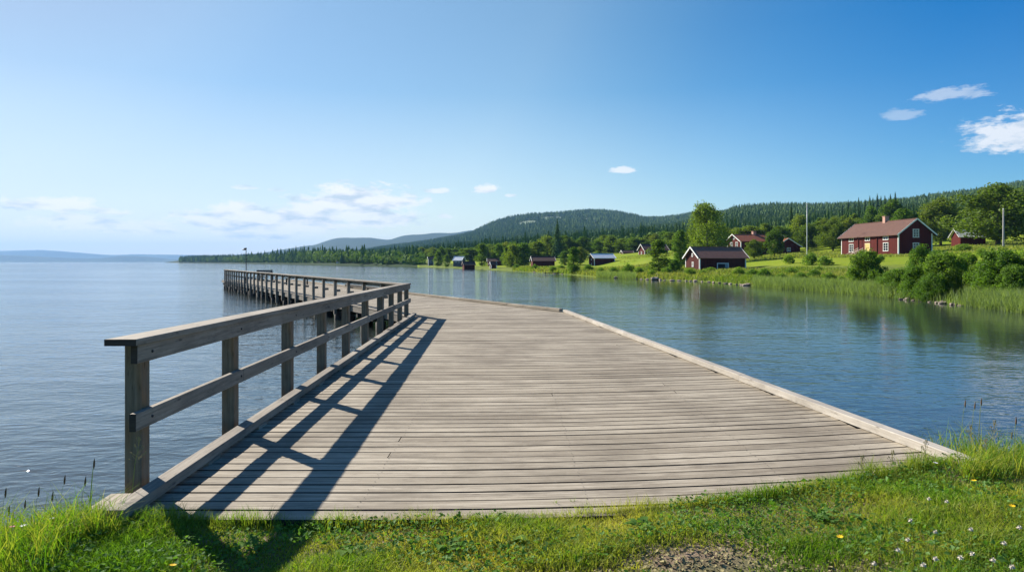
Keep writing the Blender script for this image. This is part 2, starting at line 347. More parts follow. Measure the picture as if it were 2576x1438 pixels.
def build_terrain():
    xs = np.arange(400, 4001, 9.0); P = profile(xs)           # (nc, nn, 2)
    sub = [2, 2, 3, 6, 8, 10, 6, 12, 22, 8, 14, 6, 12, 4]
    rows, zn = [], []
    for i, m in enumerate(sub):
        for k in range(m):
            f = k / m; rows.append(P[:, i] * (1 - f) + P[:, i + 1] * f); zn.append(zone_of(i, 0) * (1 - f) + zone_of(i + 1, 0) * f)
    rows.append(P[:, -1]); zn.append(2)
    R = np.stack(rows, 0); nr, nc = R.shape[:2]
    Y = R[..., 0]; z = R[..., 1].copy(); X = (xs[None, :] - CX) * Y / F0
    z += np.where(z > .3, .10 * wob(X, Y) * np.minimum(1, Y / 100), 0)
    hill = np.clip((Y - 700) / 1500, 0, 1); z += hill * (4 * np.sin(X * .011 + Y * .004) + 3 * np.sin(X * .027 - Y * .013)) * (z > 8)
    V = np.stack([X, Y, z], -1).reshape(-1, 3)
    idx = np.arange(nr * nc).reshape(nr, nc)
    F = np.stack([idx[:-1, :-1], idx[:-1, 1:], idx[1:, 1:], idx[1:, :-1]], -1).reshape(-1, 4)
    me = npmesh('terrain', V, F, 'terrain', smooth=True)
    zz = np.repeat(np.array(zn)[:, None], nc, 1).astype(np.float32)
    xx = np.repeat(xs[None, :], nr, 0)
    for (cx, cz, rx, rz) in CLEAR: zz[(((xx - cx) / rx) ** 2 + ((Y - cz) / rz) ** 2) < 1] = 3
    zz[(xx < 1052) & (Y > 200)] = 2
    zz[(xx < 1130) & (xx >= 1052) & (zz > .5) & (Y < 420)] = .3
    a = me.attributes.new('zone', 'FLOAT', 'POINT'); a.data.foreach_set('value', zz.ravel())
    tag(link('terrain', me), kind='structure')
CLEAR = [(1850, 1030, 45, 60), (1930, 960, 40, 40), (1395, 1950, 40, 90), (1330, 1800, 30, 60), (1470, 1820, 35, 60), (860, 1000, 26, 120)]
build_terrain()
# ------------------------------------------------------------------ lake, lake bed, far hills, near bank
def sheet(name, x0, x1, y0, y1, z, mat):
    tag(link(name, npmesh(name, [(x0, y0, z), (x1, y0, z), (x1, y1, z), (x0, y1, z)], [(0, 1, 2, 3)], mat)), kind='structure')
sheet('lake_water', -14000, 14000, -60, 11900, 0, 'water')
sheet('lake_bed', -14000, 14000, -60, 11900, -2.2, 'bed')
def ridge(name, Z, D, pts):
    xs = np.linspace(pts[0][0], pts[-1][0], 260); y = np.interp(xs, [p[0] for p in pts], [p[1] for p in pts])
    k = np.ones(5) / 5; y = np.convolve(np.pad(y, 2, mode='edge'), k, 'valid')
    H = (HY - y) * Z / F0 + EYE; H += RNG.normal(0, 1.2, len(xs))
    V = []; fr = [(-1, -4), (-.75, .12), (-.5, .38), (-.25, .75), (0, 1), (.3, .8), (.7, .35), (1, -4)]
    for f, g in fr:
        YY = Z + f * D
        X = (xs - CX) * Z / F0
        zz = H * g + (np.sin(X * .004 + f * 5) * 8 * (0 < g < 1)) if g > 0 else np.full_like(X, -4.)
        V.append(np.stack([X, np.full_like(X, YY), zz], -1))
    V = np.concatenate(V); n = len(xs); idx = np.arange(len(V)).reshape(-1, n)
    F = np.stack([idx[:-1, :-1], idx[:-1, 1:], idx[1:, 1:], idx[1:, :-1]], -1).reshape(-1, 4)
    tag(link(name, npmesh(name, V, F, 'far_wood', smooth=True)), kind='structure')
ridge('far_hills', 10300, 900, [(-900, 640), (-300, 628), (0, 631), (50, 629.5), (100, 628.5), (160, 632), (230, 638), (270, 641), (300, 641), (340, 639), (420, 640.5), (480, 641), (540, 643), (640, 650), (760, 658)])
ridge('middle_hills', 7600, 500, [(-900, 652), (-200, 642), (0, 641), (60, 643), (130, 647), (200, 650), (250, 650), (290, 645), (330, 643), (380, 646), (430, 652), (500, 656), (560, 658)])
# near bank
def edge_y(X): return 4.27 + g_of(X)
def g_deck(X):
    X = np.asarray(X, float); a, b, s = -1.0, 3.0, .205; q = np.clip(X, a, b) - a
    return s / (b - a) * q * q / 2 + np.maximum(X - b, 0) * s
def g_of(X):
    X = np.asarray(X, float); a, b, s = -.7, 2.5, .44; q = np.clip(X, a, b) - a
    return s / (b - a) * q * q / 2 + np.maximum(X - b, 0) * s
def shore_near(X):
    X = np.asarray(X, float); y = np.interp(X, [-60, -25, -8, -4.5, -2.9, -2.6, 0, 1, 2, 3, 3.9, 6, 12, 25, 60], [26, 7, 5.0, 5.2, 5.3, 5.7, 6.0, 6.15, 6.4, 6.7, 6.95, 6.9, 8, 10, 17])
    return y + .12 * np.sin(X * 2.1) + .05 * np.sin(X * 7.3)
def gz(X, Y):
    X = np.asarray(X, float); Y = np.asarray(Y, float); d = shore_near(X) - Y
    z = np.interp(d, [-40, -6, -2, 0, .5, 1.3, 4, 60], [-2.4, -1.6, -.6, -.02, .30, .655, .68, 1.4])
    z = z + (.05 * np.clip((X - .3) / 1.2, 0, 1) * np.clip((4.3 - X) / .8, 0, 1)) * np.clip(d / 1.3, 0, 1)
    z = z + .018 * np.sin(X * 3.1 + Y * 2) * np.cos(Y * 4.1 - X) * (d > .3)
    under = (X > -2.75) & (X < 3.7) & (Y > edge_y(X) + .01)
    return np.where(under, z - .25, z)
gx = np.concatenate([np.linspace(-60, -8, 40), np.linspace(-7.5, 8, 160), np.linspace(9, 60, 40)])
gy = np.concatenate([np.linspace(-58, 1.5, 30), np.linspace(1.7, 8, 90), np.linspace(9, 40, 16)])
GX, GY = np.meshgrid(gx, gy); GZ = gz(GX, GY); idx = np.arange(GX.size).reshape(GX.shape)
tag(link('near_bank', npmesh('near_bank', np.stack([GX, GY, GZ], -1).reshape(-1, 3), np.stack([idx[:-1, :-1], idx[:-1, 1:], idx[1:, 1:], idx[1:, :-1]], -1).reshape(-1, 4), 'soil', smooth=True)), kind='structure')
# ------------------------------------------------------------------ pier
A = np.array([-3.12, 20.2]); dirv = np.array([-.489, .873]); dirv /= np.linalg.norm(dirv); nrm = np.array([dirv[1], -dirv[0]])
K = np.array([1.676, 21.8]); S2 = 46.0; W2 = float(np.dot(K - A, nrm))
def XL(Y): return -2.50 + (Y - 4.25) * (-.47 / 15.95)                      # left deck edge
def XR(Y): return 3.62 + (Y - 5.2) * ((K[0] + .06 - 3.62) / (K[1] - 5.2))  # right deck edge
def miter(X): return A[1] - .004 + (X - A[0]) * (K[1] - A[1]) / (K[0] - A[0])
def plank_prism(mb, xs, lo, hi, top, th):
    n = len(xs); vs = []
    for x, a, b in zip(xs, lo, hi):
        vs += [(x, a, top), (x, b, top), (x, b, top - th), (x, a, top - th)]
    fs, uf = [], []
    for i in range(n - 1):
        a, b = 4 * i, 4 * i + 4; u0, u1 = xs[i], xs[i + 1]; w = .17
        fs += [(a, b, b + 1, a + 1), (a + 1, b + 1, b + 2, a + 2), (a, a + 3, b + 3, b)]
        uf += [[(u0, 0), (u1, 0), (u1, w), (u0, w)], [(u0, w), (u1, w), (u1, w + .03), (u0, w + .03)], [(u0, 0), (u0, -.03), (u1, -.03), (u1, 0)]]
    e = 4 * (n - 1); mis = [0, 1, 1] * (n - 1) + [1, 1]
    fs += [(0, 1, 2, 3), (e, e + 3, e + 2, e + 1)]; uf += [[(0, 0), (.0, .1), (.02, .1), (.02, 0)]] * 2
    mb.shared(vs, fs, uf, mis)
pier = empty('pier', (-.5, 12, 0)); tag(pier, 'weathered plank pier bending left over the lake on dark round piles', 'pier')
def P(mb, name, mat, smooth=False, parent=None):
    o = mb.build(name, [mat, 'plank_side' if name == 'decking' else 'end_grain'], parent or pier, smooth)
    if parent is None: o.matrix_parent_inverse.identity(); o.location = (.5, -12, 0)
    return o
deck = MB(); nails = MB(); pitch = .168; k = 0
while True:
    y0 = 4.25 + k * pitch; k += 1
    if y0 > 22.2: break
    gap = random.uniform(.017, .028); dz = random.uniform(-.0025, .0025)
    L0 = XL(y0 + .1)
    xs = [x for x in np.arange(L0, 4.6, .14)]
    xs = [x for x in xs if x <= XR(y0 + float(g_deck(x)) + .09)]
    y_of = lambda x: y0 + float(g_deck(x))
    xs = [x for x in xs if y_of(x) < miter(x)]
    if len(xs) < 2: continue
    joints = [j + random.uniform(-.03, .03) for j in (-1.0, .5, 2.0) if random.random() < .04]
    segs = []; cur = xs[0]
    for j in joints + [xs[-1]]:
        if j > cur + .3 and j <= xs[-1]: segs.append((cur, j - .004)); cur = j + .004
    for a, b in segs:
        sx = [a] + [x for x in xs if a + .03 < x < b - .03] + [b]
        lo = [y_of(x) for x in sx]; hi = [min(y_of(x) + pitch - gap, miter(x)) for x in sx]
        if max(h - l for h, l in zip(hi, lo)) < .02: continue
        plank_prism(deck, sx, lo, hi, DECK + dz + random.uniform(-.001, .001), .036)
    if y0 < 10:
        for jx in (-2.3, -1.0, .5, 2.0, 3.0):
            if xs[0] + .05 < jx < xs[-1] - .05:
                for f in (.045, .13):
                    yy = y_of(jx) + f; x = jx + random.uniform(-.012, .012); r = .005
                    nails.face([(x + r * math.cos(q * PI / 3), yy + r * math.sin(q * PI / 3), DECK + .0042) for q in range(6)])
P(deck, 'decking', 'deck_wood'); o = P(nails, 'nail_heads', 'dark_gap'); o['kind'] = 'stuff'
deck2 = MB(); s = -.955
def sec2(s, w, z=0.0): p = A + dirv * s + nrm * w; return (p[0], p[1], z)
while s < S2:
    gap = random.uniform(.010, .022); z = DECK + random.uniform(-.003, .003) - .001
    a, b = s, s + pitch - gap
    ws = [-.05, W2 * .5 - .003] if random.random() < .5 else [-.05, W2 + .05]
    for w0, w1 in ([(ws[0], ws[1])] + ([(ws[1] + .006, W2 + .05)] if ws[1] < W2 - .1 else [])):
        def wm(s_):            # where a plank edge starts behind the mitre line
            f0, f1 = [(A + dirv * s_ + nrm * w_) for w_ in (0., 1.)]; f0, f1 = f0[1] - miter(f0[0]) - .006, f1[1] - miter(f1[0]) - .006
            return -f0 / (f1 - f0)
        wa, wb = max(w0, wm(a)), max(w0, wm(b))
        if wb > w1 - .03: continue
        wa = min(wa, w1)
        q = [sec2(a, wa)[:2], sec2(a, w1)[:2], sec2(b, w1)[:2], sec2(b, wb)[:2]]
        L = w1 - w0
        deck2.shared([(x, y, z) for x, y in q] + [(x, y, z - .036) for x, y in q], [(0, 1, 2, 3), (0, 4, 5, 1), (2, 6, 7, 3), (1, 5, 6, 2), (3, 7, 4, 0)],
                     [[(0, 0), (L, 0), (L, .17), (0, .17)]] + [[(0, 0), (.02, .03), (L, .03), (L, 0)]] * 4, [0, 1, 1, 1, 1])
    s += pitch
# wedge between the mitre and the first square planks, on the right
for j in range(9):
    pass
P(deck2, 'decking', 'deck_wood')
# joists and fascias
fas = MB()
fas.beam((XL(4.3) - .06, 4.3, .60), (A[0] - .03, A[1] + .1, .60), .06, .15)
for a, b in ((0., 15.), (15.02, 30.), (30.02, 46.)): fas.beam(sec2(a, -.02, .575), sec2(b, -.02, .575), .06, .18)
fas.beam(sec2(S2, 0, .575), sec2(S2, W2, .575), .06, .18)
fas.beam((XR(5.4), 5.4, .60), (K[0] + .02, K[1], .60), .06, .15); fas.beam((*K, .575), sec2(S2, W2, .575), .06, .18)
P(fas, 'side_beam', 'rail_wood')
jo = MB()
for x in (-1.8, -.9, 0, .9, 1.8): jo.beam((x, 5.3, .55), (x * .8 - .6, 20.5, .55), .08, .18)
for w in (1.0, 2.0, 3.0, 4.0): jo.beam(sec2(.5, w, .55), sec2(S2 - .1, w, .55), .08, .18)
for s in np.arange(1.5, S2, 1.75): jo.beam(sec2(s, -.02, .38), sec2(s, W2 - .1, .38), .14, .16)
P(jo, 'joists', 'pile_wood')
# kerb beams
kb = MB(); ys = [4.12, 7.4, 10.9, 14.3, 17.6, 20.05]
for a, b in zip(ys[:-1], ys[1:]):
    kb.beam((XL(a) + .10, a, DECK + .068), (XL(b) + .10, b - .006, DECK + .068), .115, .072)
for y in np.arange(4.2, 20, 1.15): kb.beam((XL(y) + .10, y, DECK + .0145), (XL(y) + .10, y + .22, DECK + .0145), .11, .032)
P(kb, 'kerb', 'rail_wood')
kr = MB(); ys = [5.24, 9.2, 13.4, 17.7, 21.75]
for i, (a, b) in enumerate(zip(ys[:-1], ys[1:])):
    kr.beam((XR(a) - .06, a, DECK + .041 + .002 * (i % 2)), (XR(b) - .06, b - .006, DECK + .041 + .002 * (i % 2)), .115, .076)
P(kr, 'kerb', 'kerb_wood')
kf = MB(); s = 0.1
p = K - nrm * .08
while s < 40:
    q0 = K - nrm * .07 + dirv * s; ln = random.uniform(3.4, 4.2); q1 = K - nrm * .07 + dirv * (s + ln - .03)
    kf.beam((*q0, DECK + .05 + random.uniform(0, .01)), (*q1, DECK + .05 + random.uniform(0, .012)), .13, .09); s += ln
P(kf, 'kerb', 'deck_wood')
# stepped timbers at the near left end
for (x, y, z, ln, w) in ((-2.63, 4.10, .66, .55, .15), (-2.84, 4.28, .52, .75, .20)):
    b = MB(); b.beam((x, y, z), (x - .03, y + ln, z), w, .13); P(b, 'end_timber', 'deck_wood')
# piles
def pile(x, y, r, top, warmth='pile_wood'):
    b = MB(); r2 = r * random.uniform(.95, 1.05); b.tube([(x, y, -2.15), (x + .01, y, -.3), (x, y, top)], [r2, r2, r2 * .97], 12); P(b, 'pile', warmth, True)
for y in np.arange(7.5, 20.2, 2.1):
    for f in (.04, .5, .96): pile(XL(y) * (1 - f) + XR(y) * f, y, .14, .50)
for i, s in enumerate(np.arange(1.0, S2 - .2, 1.75)):
    for w in (.12, 2.5, W2 - .2):
        if w < 1 or i % 2 == 0: q = sec2(s, w); pile(q[0], q[1], .17 if w < 1 else .15, .30)
# ------------------------------------------------------------------ railings
rl = empty('wooden_railing', (-2.6, 4.8, DECK)); tag(rl, 'grey timber railing along the near left edge of the pier', 'railing')
def R(mb, name, mat, root, lab=None):
    for k_, f_ in enumerate(mb.f):
        if len(f_) > 4 and name != 'post': mb.mi[k_] = 1
    o = mb.build(name, [mat, 'end_grain'], root); o.location = tuple(-v for v in root.location)
    if lab: o['label'] = lab
    return o
def capz(Y): return DECK + 1.083 + (Y - 4.55) / 15.65 * (-.11)
def RX(Y): return -2.645 + (Y - 4.8) * (-.475 / 15.4)
post_Y = [4.82, 6.54, 8.38, 10.07, 11.75, 13.54, 15.36, 17.08, 18.69, 20.15]
for y in post_Y:
    b = MB(); b.beam((RX(y), y, .35), (RX(y), y, capz(y) - .047), .118, .118, up=(0, 1, 0)); R(b, 'post', 'post_wood', rl)
ry = [4.56, 8.45, 12.3, 16.1, 20.25]
b = MB()
for i, (a, c) in enumerate(zip(ry[:-1], ry[1:])): b.beam((RX(a) + .02, a, capz(a) - .0225), (RX(c) + .02, c - .004, capz(c) - .0225), .21, .045)
R(b, 'top_rail', 'rail_wood', rl)
b = MB()
for i, (a, c) in enumerate(zip(ry[:-1], ry[1:])):
    a2 = a + .06 if i == 0 else a - .6; c2 = c if i == 3 else c - .6
    b.beam((RX(a2) + .082, a2, capz(a2) - .11), (RX(c2) + .082, c2 - .004, capz(c2) - .11), .045, .125)
R(b, 'upper_board', 'rail_wood', rl)
b = MB(); ry2 = [4.60, 6.60, 10.05, 13.6, 17.1, 20.4]
for i, (a, c) in enumerate(zip(ry2[:-1], ry2[1:])):
    za, zc = DECK + .515 + (a - 4.6) * -.004, DECK + .515 + (c - 4.6) * -.004
    b.beam((RX(a) + .082, a, za), (RX(c) + .082, c - .004, zc), .045, .12)
R(b, 'mid_rail', 'rail_wood', rl)
for y in post_Y:
    for z in (capz(y) - .11, DECK + .515 - (y - 4.6) * .004):
        b = MB(); b.tube([(RX(y) + .10, y, z), (RX(y) + .112, y, z), (RX(y) + .114, y, z)], [.011, .010, .004], 8); R(b, 'bolt', 'dark_metal', rl)
r2 = empty('wooden_railing', (*A, DECK)); tag(r2, 'long far timber railing running out along the left side of the bent pier', 'railing')
ns = [1.977 * n - .0154 * n * n for n in range(0, 29)]
RH = DECK + .965
for n, s in enumerate(ns[1:], 1):
    x, y, _ = sec2(s, -.10); b = MB(); b.beam((x, y, .05 if n % 2 else .25), (x, y, RH - .045), .11, .11, up=(dirv[0], dirv[1], 0)); R(b, 'post', 'rail_wood', r2)
    if n <= 13:
        b = MB(); b.beam(sec2(s + .07, -.02, DECK + .47), sec2(s + .07, .12, DECK + .47), .05, .09); R(b, 'bracket', 'rail_wood', r2)
b = MB()
for a, c in zip(range(0, 28, 4), range(4, 32, 4)):
    b.beam(sec2(ns[a] - (.05 if a == 0 else 0), -.10, RH - .0225), sec2(ns[min(c, 28)] + (-.01 if c < 28 else .06), -.10, RH - .0225), .20, .045)
R(b, 'top_rail', 'rail_wood', r2)
b = MB()
for a, c in zip(range(0, 28, 4), range(4, 32, 4)): b.beam(sec2(ns[a] + .02, -.015, RH - .11), sec2(ns[min(c, 28)] + .01, -.015, RH - .11), .04, .12)
R(b, 'upper_board', 'rail_wood', r2)
b = MB(); b.beam(sec2(ns[13], -.015, DECK + .50), sec2(ns[28] + .05, -.015, DECK + .50), .04, .11); R(b, 'mid_rail', 'rail_wood', r2)
# things at the end of the pier
def bench(x, y, rz, back, label):
    e = empty('bench', (x, y, DECK), rz); tag(e, label, 'bench', 'benches at the end of the pier')
    b = MB()
    for j in (-.14, 0, .14): b.beam((-.9, j, .45), (.9, j, .45), .12, .04)
    b.build('seat', 'pile_wood', e)
    for sx in (-.75, .75):
        b = MB(); b.beam((sx, -.16, 0), (sx, -.16, .43), .08, .08, up=(1, 0, 0)); b.beam((sx, .16, 0), (sx, .16, .43), .08, .08, up=(1, 0, 0)); b.beam((sx, -.2, .40), (sx, .2, .40), .07, .05); b.build('leg', 'pile_wood', e)
    if back:
        b = MB()
        for z in (.68, .84): b.beam((-.9, .28 + z * .08, z), (.9, .28 + z * .08, z), .04, .13)
        for sx in (-.75, .75): b.beam((sx, .20, .40), (sx, .32, .92), .06, .06, up=(1, 0, 0))
        b.build('backrest', 'pile_wood', e)
q = sec2(41.6, 3.1); bench(q[0], q[1], 1.15, True, 'dark bench with backrest at the far end of the pier')
q = sec2(35.5, 1.2); bench(q[0], q[1], .6, False, 'low dark backless bench behind the far railing, nearer the pier end corner')
q = sec2(30.5, 3.2); bench(q[0], q[1], .95, False, 'low dark backless bench beside the pole on the pier')
b = MB(); b.beam((*(K + dirv * 15.5 - nrm * .35), DECK + .16), (*(K + dirv * 24 - nrm * .35), DECK + .16), .14, .14)
for j in (16, 19.5, 23.5): b.beam((*(K + dirv * j - nrm * .35), DECK), (*(K + dirv * j - nrm * .35), DECK + .09), .12, .12, up=(1, 0, 0))
o = b.build('mooring_beam', 'pile_wood'); tag(o, 'dark raised mooring beam on the right edge of the far pier', 'mooring beam')
q = sec2(42.6, 1.5); e = empty('flag_pole', (q[0], q[1], DECK)); tag(e, 'thin dark pole with a small black pennant at the end of the pier', 'flagpole')
b = MB(); b.tube([(0, 0, 0), (0, 0, 2.7)], [.04, .03], 8); b.build('pole', 'dark_metal', e)
b = MB(); b.beam((-.16, 0, 2.70), (.03, 0, 2.74), .16, .12); b.tube([(.0, 0, 2.68), (-.16, 0, 2.66), (-.34, 0, 2.60)], [.09, .07, .015], 6); b.build('pennant', 'dark_metal', e)
for i, (s, w) in enumerate(((26., 4.7), (22.5, 4.75))):
    q = sec2(s, w); b = MB(); b.tube([(0, 0, 0), (0, 0, .13), (0, 0, .14)], [.07, .06, .09], 8); o = b.build('mooring_post', 'dark_metal'); o.location = (q[0], q[1], DECK)
    tag(o, ['small dark mooring post by the far mooring beam', 'small dark mooring post on the pier edge closer to the bend'][i], 'mooring post', 'mooring posts on the pier')
# ------------------------------------------------------------------ buildings
def house(name, label, O, xdir, L, W, zb, he, ha, wall, roof, over=.45, wins=(), doors=(), chim=(), trim='white_paint', corners=True, strips=(), cat='house', group=None, barge=True):
    ang = math.atan2(xdir[1], xdir[0]); e = empty(name, (O[0], O[1], zb), ang); tag(e, label, cat, group)
    b = MB(); dn = -1.0
    b.shared([(0, 0, dn), (L, 0, dn), (L, W, dn), (0, W, dn), (0, 0, he), (L, 0, he), (L, W, he), (0, W, he), (0, W / 2, ha), (L, W / 2, ha)],
             [(0, 1, 5, 4), (2, 3, 7, 6), (3, 0, 4, 8, 7), (1, 2, 6, 9, 5)]); b.build('wall', wall, e)
    sl = (ha - he) / (W / 2); th = .12; b = MB(); ln = math.hypot(W / 2 + over, sl * (W / 2 + over))
    for sgn in (0, 1):
        ye = -over if sgn == 0 else W + over; ze = he - over * sl + .03; zr = ha + .03
        x0, x1 = -over, L + over
        v = [(x0, ye, ze), (x1, ye, ze), (x1, W / 2, zr), (x0, W / 2, zr), (x0, ye, ze + th), (x1, ye, ze + th), (x1, W / 2, zr + th), (x0, W / 2, zr + th)]
        LL = x1 - x0
        b.shared(v, [(4, 5, 6, 7), (0, 3, 2, 1), (0, 1, 5, 4), (0, 4, 7, 3), (1, 2, 6, 5)], [[(0, 0), (LL, 0), (LL, ln), (0, ln)]] * 2 + [[(0, 0), (LL, 0), (LL, .1), (0, .1)]] * 3)
    b.beam((-over, W / 2, ha + .17), (L + over, W / 2, ha + .17), .22, .10)
    ro = b.build('roof', roof, e)
    for (cx, cw, ch) in chim:
        b = MB(); b.box(cx - cw / 2, cx + cw / 2, W / 2 - cw / 2, W / 2 + cw / 2, ha - .4, ha + ch); b.box(cx - cw / 2 - .07, cx + cw / 2 + .07, W / 2 - cw / 2 - .07, W / 2 + cw / 2 + .07, ha + ch, ha + ch + .12); b.build('chimney', 'brick', ro)
    if barge:
        for x in (-over - .025, L + over + .025):
            for s0 in (-1, 1):
                b = MB(); yy = W / 2 + s0 * (W / 2 + over); b.beam((x, yy, he - over * sl + .06), (x, W / 2 + s0 * .003, ha + .10), .045, .24, up=(0, -s0 * sl, 1)); b.build('barge_board', trim, e)
    if corners:
        c = .16
        for (x, y) in ((0, 0), (L, 0), (L, W), (0, W)):
            b = MB()
            sx = 1 if x == 0 else -1; sy = 1 if y == 0 else -1
            b.box(min(x - sx * .035, x + sx * c), max(x - sx * .035, x + sx * c), min(y - sy * .035, y + sy * c), max(y - sy * .035, y + sy * c), -1, he - .05)
            b.build('corner_board', trim, e)
    for (x, w) in strips:
        b = MB(); b.box(x - w / 2, x + w / 2, -.16, 0.01, -.5, he - .12); b.build('pilaster', wall, e)
    def put(face, a, z):
        if face == 'F': return (a, 0, z), 0
        if face == 'L': return (0, a, z), -PI / 2
        return (L, a, z), PI / 2
    for (face, a, z, w, h, nx, nz) in wins:
        p, rz = put(face, a, z); f = .11; b = MB(); y0, y1 = -.06, .0
        b.box(-w / 2 - f, -w / 2, y0, y1, -h / 2, h / 2); b.box(w / 2, w / 2 + f, y0, y1, -h / 2, h / 2)
        b.box(-w / 2 - f - .03, w / 2 + f + .03, y0 - .01, y1, h / 2, h / 2 + f); b.box(-w / 2 - f - .03, w / 2 + f + .03, y0 - .03, y1, -h / 2 - f, -h / 2)
        for i in range(1, nx): xx = -w / 2 + w * i / nx; b.box(xx - .035, xx + .035, -.045, 0, -h / 2, h / 2)
        for i in range(1, nz): zz = -h / 2 + h * i / nz; b.box(-w / 2, w / 2, -.04, 0, zz - .02, zz + .02)
        o = b.build('window', trim, e); o.location = p; o.rotation_euler.z = rz
        b = MB(); b.face([(-w / 2, -.012, -h / 2), (w / 2, -.012, -h / 2), (w / 2, -.012, h / 2), (-w / 2, -.012, h / 2)]); b.build('pane', 'glass', o)
    for (face, a, w, h, mat, fm, z0) in doors:
        p, rz = put(face, a, z0); b = MB(); f = .14
        b.box(-w / 2 - f, -w / 2, -.07, 0, 0, h + f); b.box(w / 2, w / 2 + f, -.07, 0, 0, h + f); b.box(-w / 2, w / 2, -.07, 0, h, h + f)
        o = b.build('door_frame', fm, e); o.location = p; o.rotation_euler.z = rz
        b = MB(); b.box(-w / 2, w / 2, -.03, -.005, 0, h)
        if mat == 'yellow_paint':
            for i in range(2):
                for j in range(4): b.box(-w / 2 + .15 + i * w / 2, -w / 2 + w / 2 - .1 + i * w / 2, -.045, -.03, .15 + j * h / 4, h / 4 - .05 + j * h / 4)
        b.build('door', mat, o)  # in dark_gap: no door, a dark sheet painting the shade inside the open doorway
        if mat == 'dark_gap':
            b = MB(); b.box(w * .22, w / 2 - .02, -.05, -.031, 0, h - .02); b.build('door_leaf', 'grey_paint', o)
    return e
def near(x, Z): return (at(x, Z), Z)
B1 = house('farmhouse', 'large dark red farmhouse with clay tile roof, white windows and yellow door on the slope', (72.4, 150), (.06, -1), 20, 6.7, 3.65, 4.15, 6.75, 'red_boards', 'clay_tile_roof', .6,
      wins=[('F', 3.9, 3.35, 1.5, .62, 2, 1), ('F', 9.9, 3.35, 1.5, .62, 2, 1), ('F', 16.06, 3.35, 1.5, .62, 2, 1), ('F', 3.9, 1.6, 1.45, 1.5, 2, 3), ('F', 16.06, 1.6, 1.45, 1.5, 2, 3), ('R', 3.45, 1.5, 1.0, 1.4, 2, 3), ('R', 3.45, 4.1, 1.0, 1.4, 2, 3)],
      doors=[('F', 9.9, 1.5, 2.1, 'yellow_paint', 'cream_paint', .25)], chim=[(10.7, .85, 1.1)], strips=[(6.6, .28), (13.2, .28)])
b = MB()
for y in (-1.5, -.5):
    for (z0, z1) in ((.0, 1.15), (.35, 1.5)): b.beam((4.2, y, z0 - .2), (9.1, y, z1), .06, .10)
    for x in (4.6, 6.1, 7.6, 9.0): b.beam((x, y, -.6), (x, y, (x - 4.2) / 4.9 * 1.6 + .05), .08, .08, up=(1, 0, 0))
b.beam((4.2, -1.0, -.15), (9.6, -1.0, .25), 1.2, .05); b.build('ramp', 'pale_wood', B1)
house('boathouse', 'red barn with brown roof and dark doorway standing just above the rocky shore', (31.6, 115), (.984, .178), 8.45, 5.5, .63, 2.44, 4.1, 'old_red_boards', 'brown_tile_roof', .42,
      wins=[('L', 2.54, 1.25, .42, .62, 2, 2), ('L', 2.7, 2.85, .28, .35, 1, 1)], doors=[('F', 4.2, 1.85, 1.35, 'dark_gap', 'white_paint', .0)], cat='barn')
house('farmhouse', 'two storey red house with orange tile roof half hidden by a round tree', (63.7, 190), (.98, .2), 14.5, 7.4, 3.8, 4.4, 6.2, 'red_boards', 'orange_tile_roof', .6,
      wins=[('L', 5.1, 3.3, .95, 1.35, 2, 2), ('L', 2.2, 3.3, .95, 1.35, 2, 2), ('L', 3.7, 5.2, .5, .5, 1, 1), ('F', 4, 2.9, 1, 1.3, 2, 2)], chim=[(6.2, .9, .9)])
house('outbuilding', 'dark red annex with curved white gable edge right of the orange roofed house', (78.5, 186), (0, 1), 9, 6.6, 4.4, 2.1, 4.2, 'red_boards', 'orange_tile_roof', .5, wins=[('L', 3.1, 1.25, .8, .85, 2, 2)], corners=False, cat='barn')
house('field_barn', 'small red barn with pale metal roof standing in the mown green field', (24.1, 200), (.97, .23), 6.4, 4.6, 1.15, 2.3, 3.45, 'red_boards', 'metal_roof', .35, wins=[('L', 2.3, .5, .3, .4, 1, 1), ('L', 2.3, 1.9, .3, .35, 1, 1)], cat='barn')
house('boathouse', 'long low red barn with tiled roof in front of tall bright trees', (5.64, 185), (.99, .1), 6.0, 4.1, .62, 1.95, 3.05, 'red_boards', 'clay_tile_roof', .3, corners=False, cat='barn')
house('boathouse', 'small dark red boathouse standing with its feet in the lake', (-14.4, 205), (.97, .24), 3.3, 3, .05, 1.35, 2.25, 'red_boards', 'clay_tile_roof', .25, trim='pale_wood', corners=False, cat='boathouse')
house('shed', 'tiny red shed with pinkish roof between two shoreline trees', (at(1235.5, 196), 196), (.96, .28), 1.6, 1.6, .45, 1.1, 1.75, 'red_boards', 'clay_tile_roof', .15, cat='shed')
house('outbuilding', 'low red outbuilding with faded roof behind the tiny red shed', (at(1228, 228), 228), (.99, .1), 4.6, 3.4, 1.2, 1.3, 2.2, 'old_red_boards', 'clay_tile_roof', .3, corners=False, cat='barn')
house('cottage', 'dark cottage with grey rounded roof half behind a hedge near the shore', (at(1140, 250), 250), (.93, -.36), 3.4, 3.2, 1.6, 1.3, 2.6, 'slate_wall', 'metal_roof', .3, wins=[('F', 1.1, .8, .5, .5, 2, 1), ('F', 2.3, .8, .5, .5, 2, 1)], corners=False, cat='house')
house('tower_shed', 'tall narrow dark shed with single pitched roof on the far shore', (at(1078, 300), 300), (.97, .22), 2.2, 2.2, .9, 2.9, 3.5, 'slate_wall', 'black_roof', .3, cat='shed', wins=[('F', 1.2, 1.6, .5, .9, 1, 2)])
house('cottage', 'cream cottage glimpsed between trees at the top of the mown field', (at(1540, 320), 320), (.9, -.43), 3.6, 3, hz(635, 320), 2.2, 4.1, 'cream_paint', 'clay_tile_roof', .3, corners=False, chim=[(1.5, .5, .6)])
house('shed', 'long low dark red shed at the upper edge of the mown field', (at(1567, 258), 258), (.99, .12), 3.9, 3, hz(643, 258), 1.2, 1.95, 'old_red_boards', 'clay_tile_roof', .3, cat='shed')
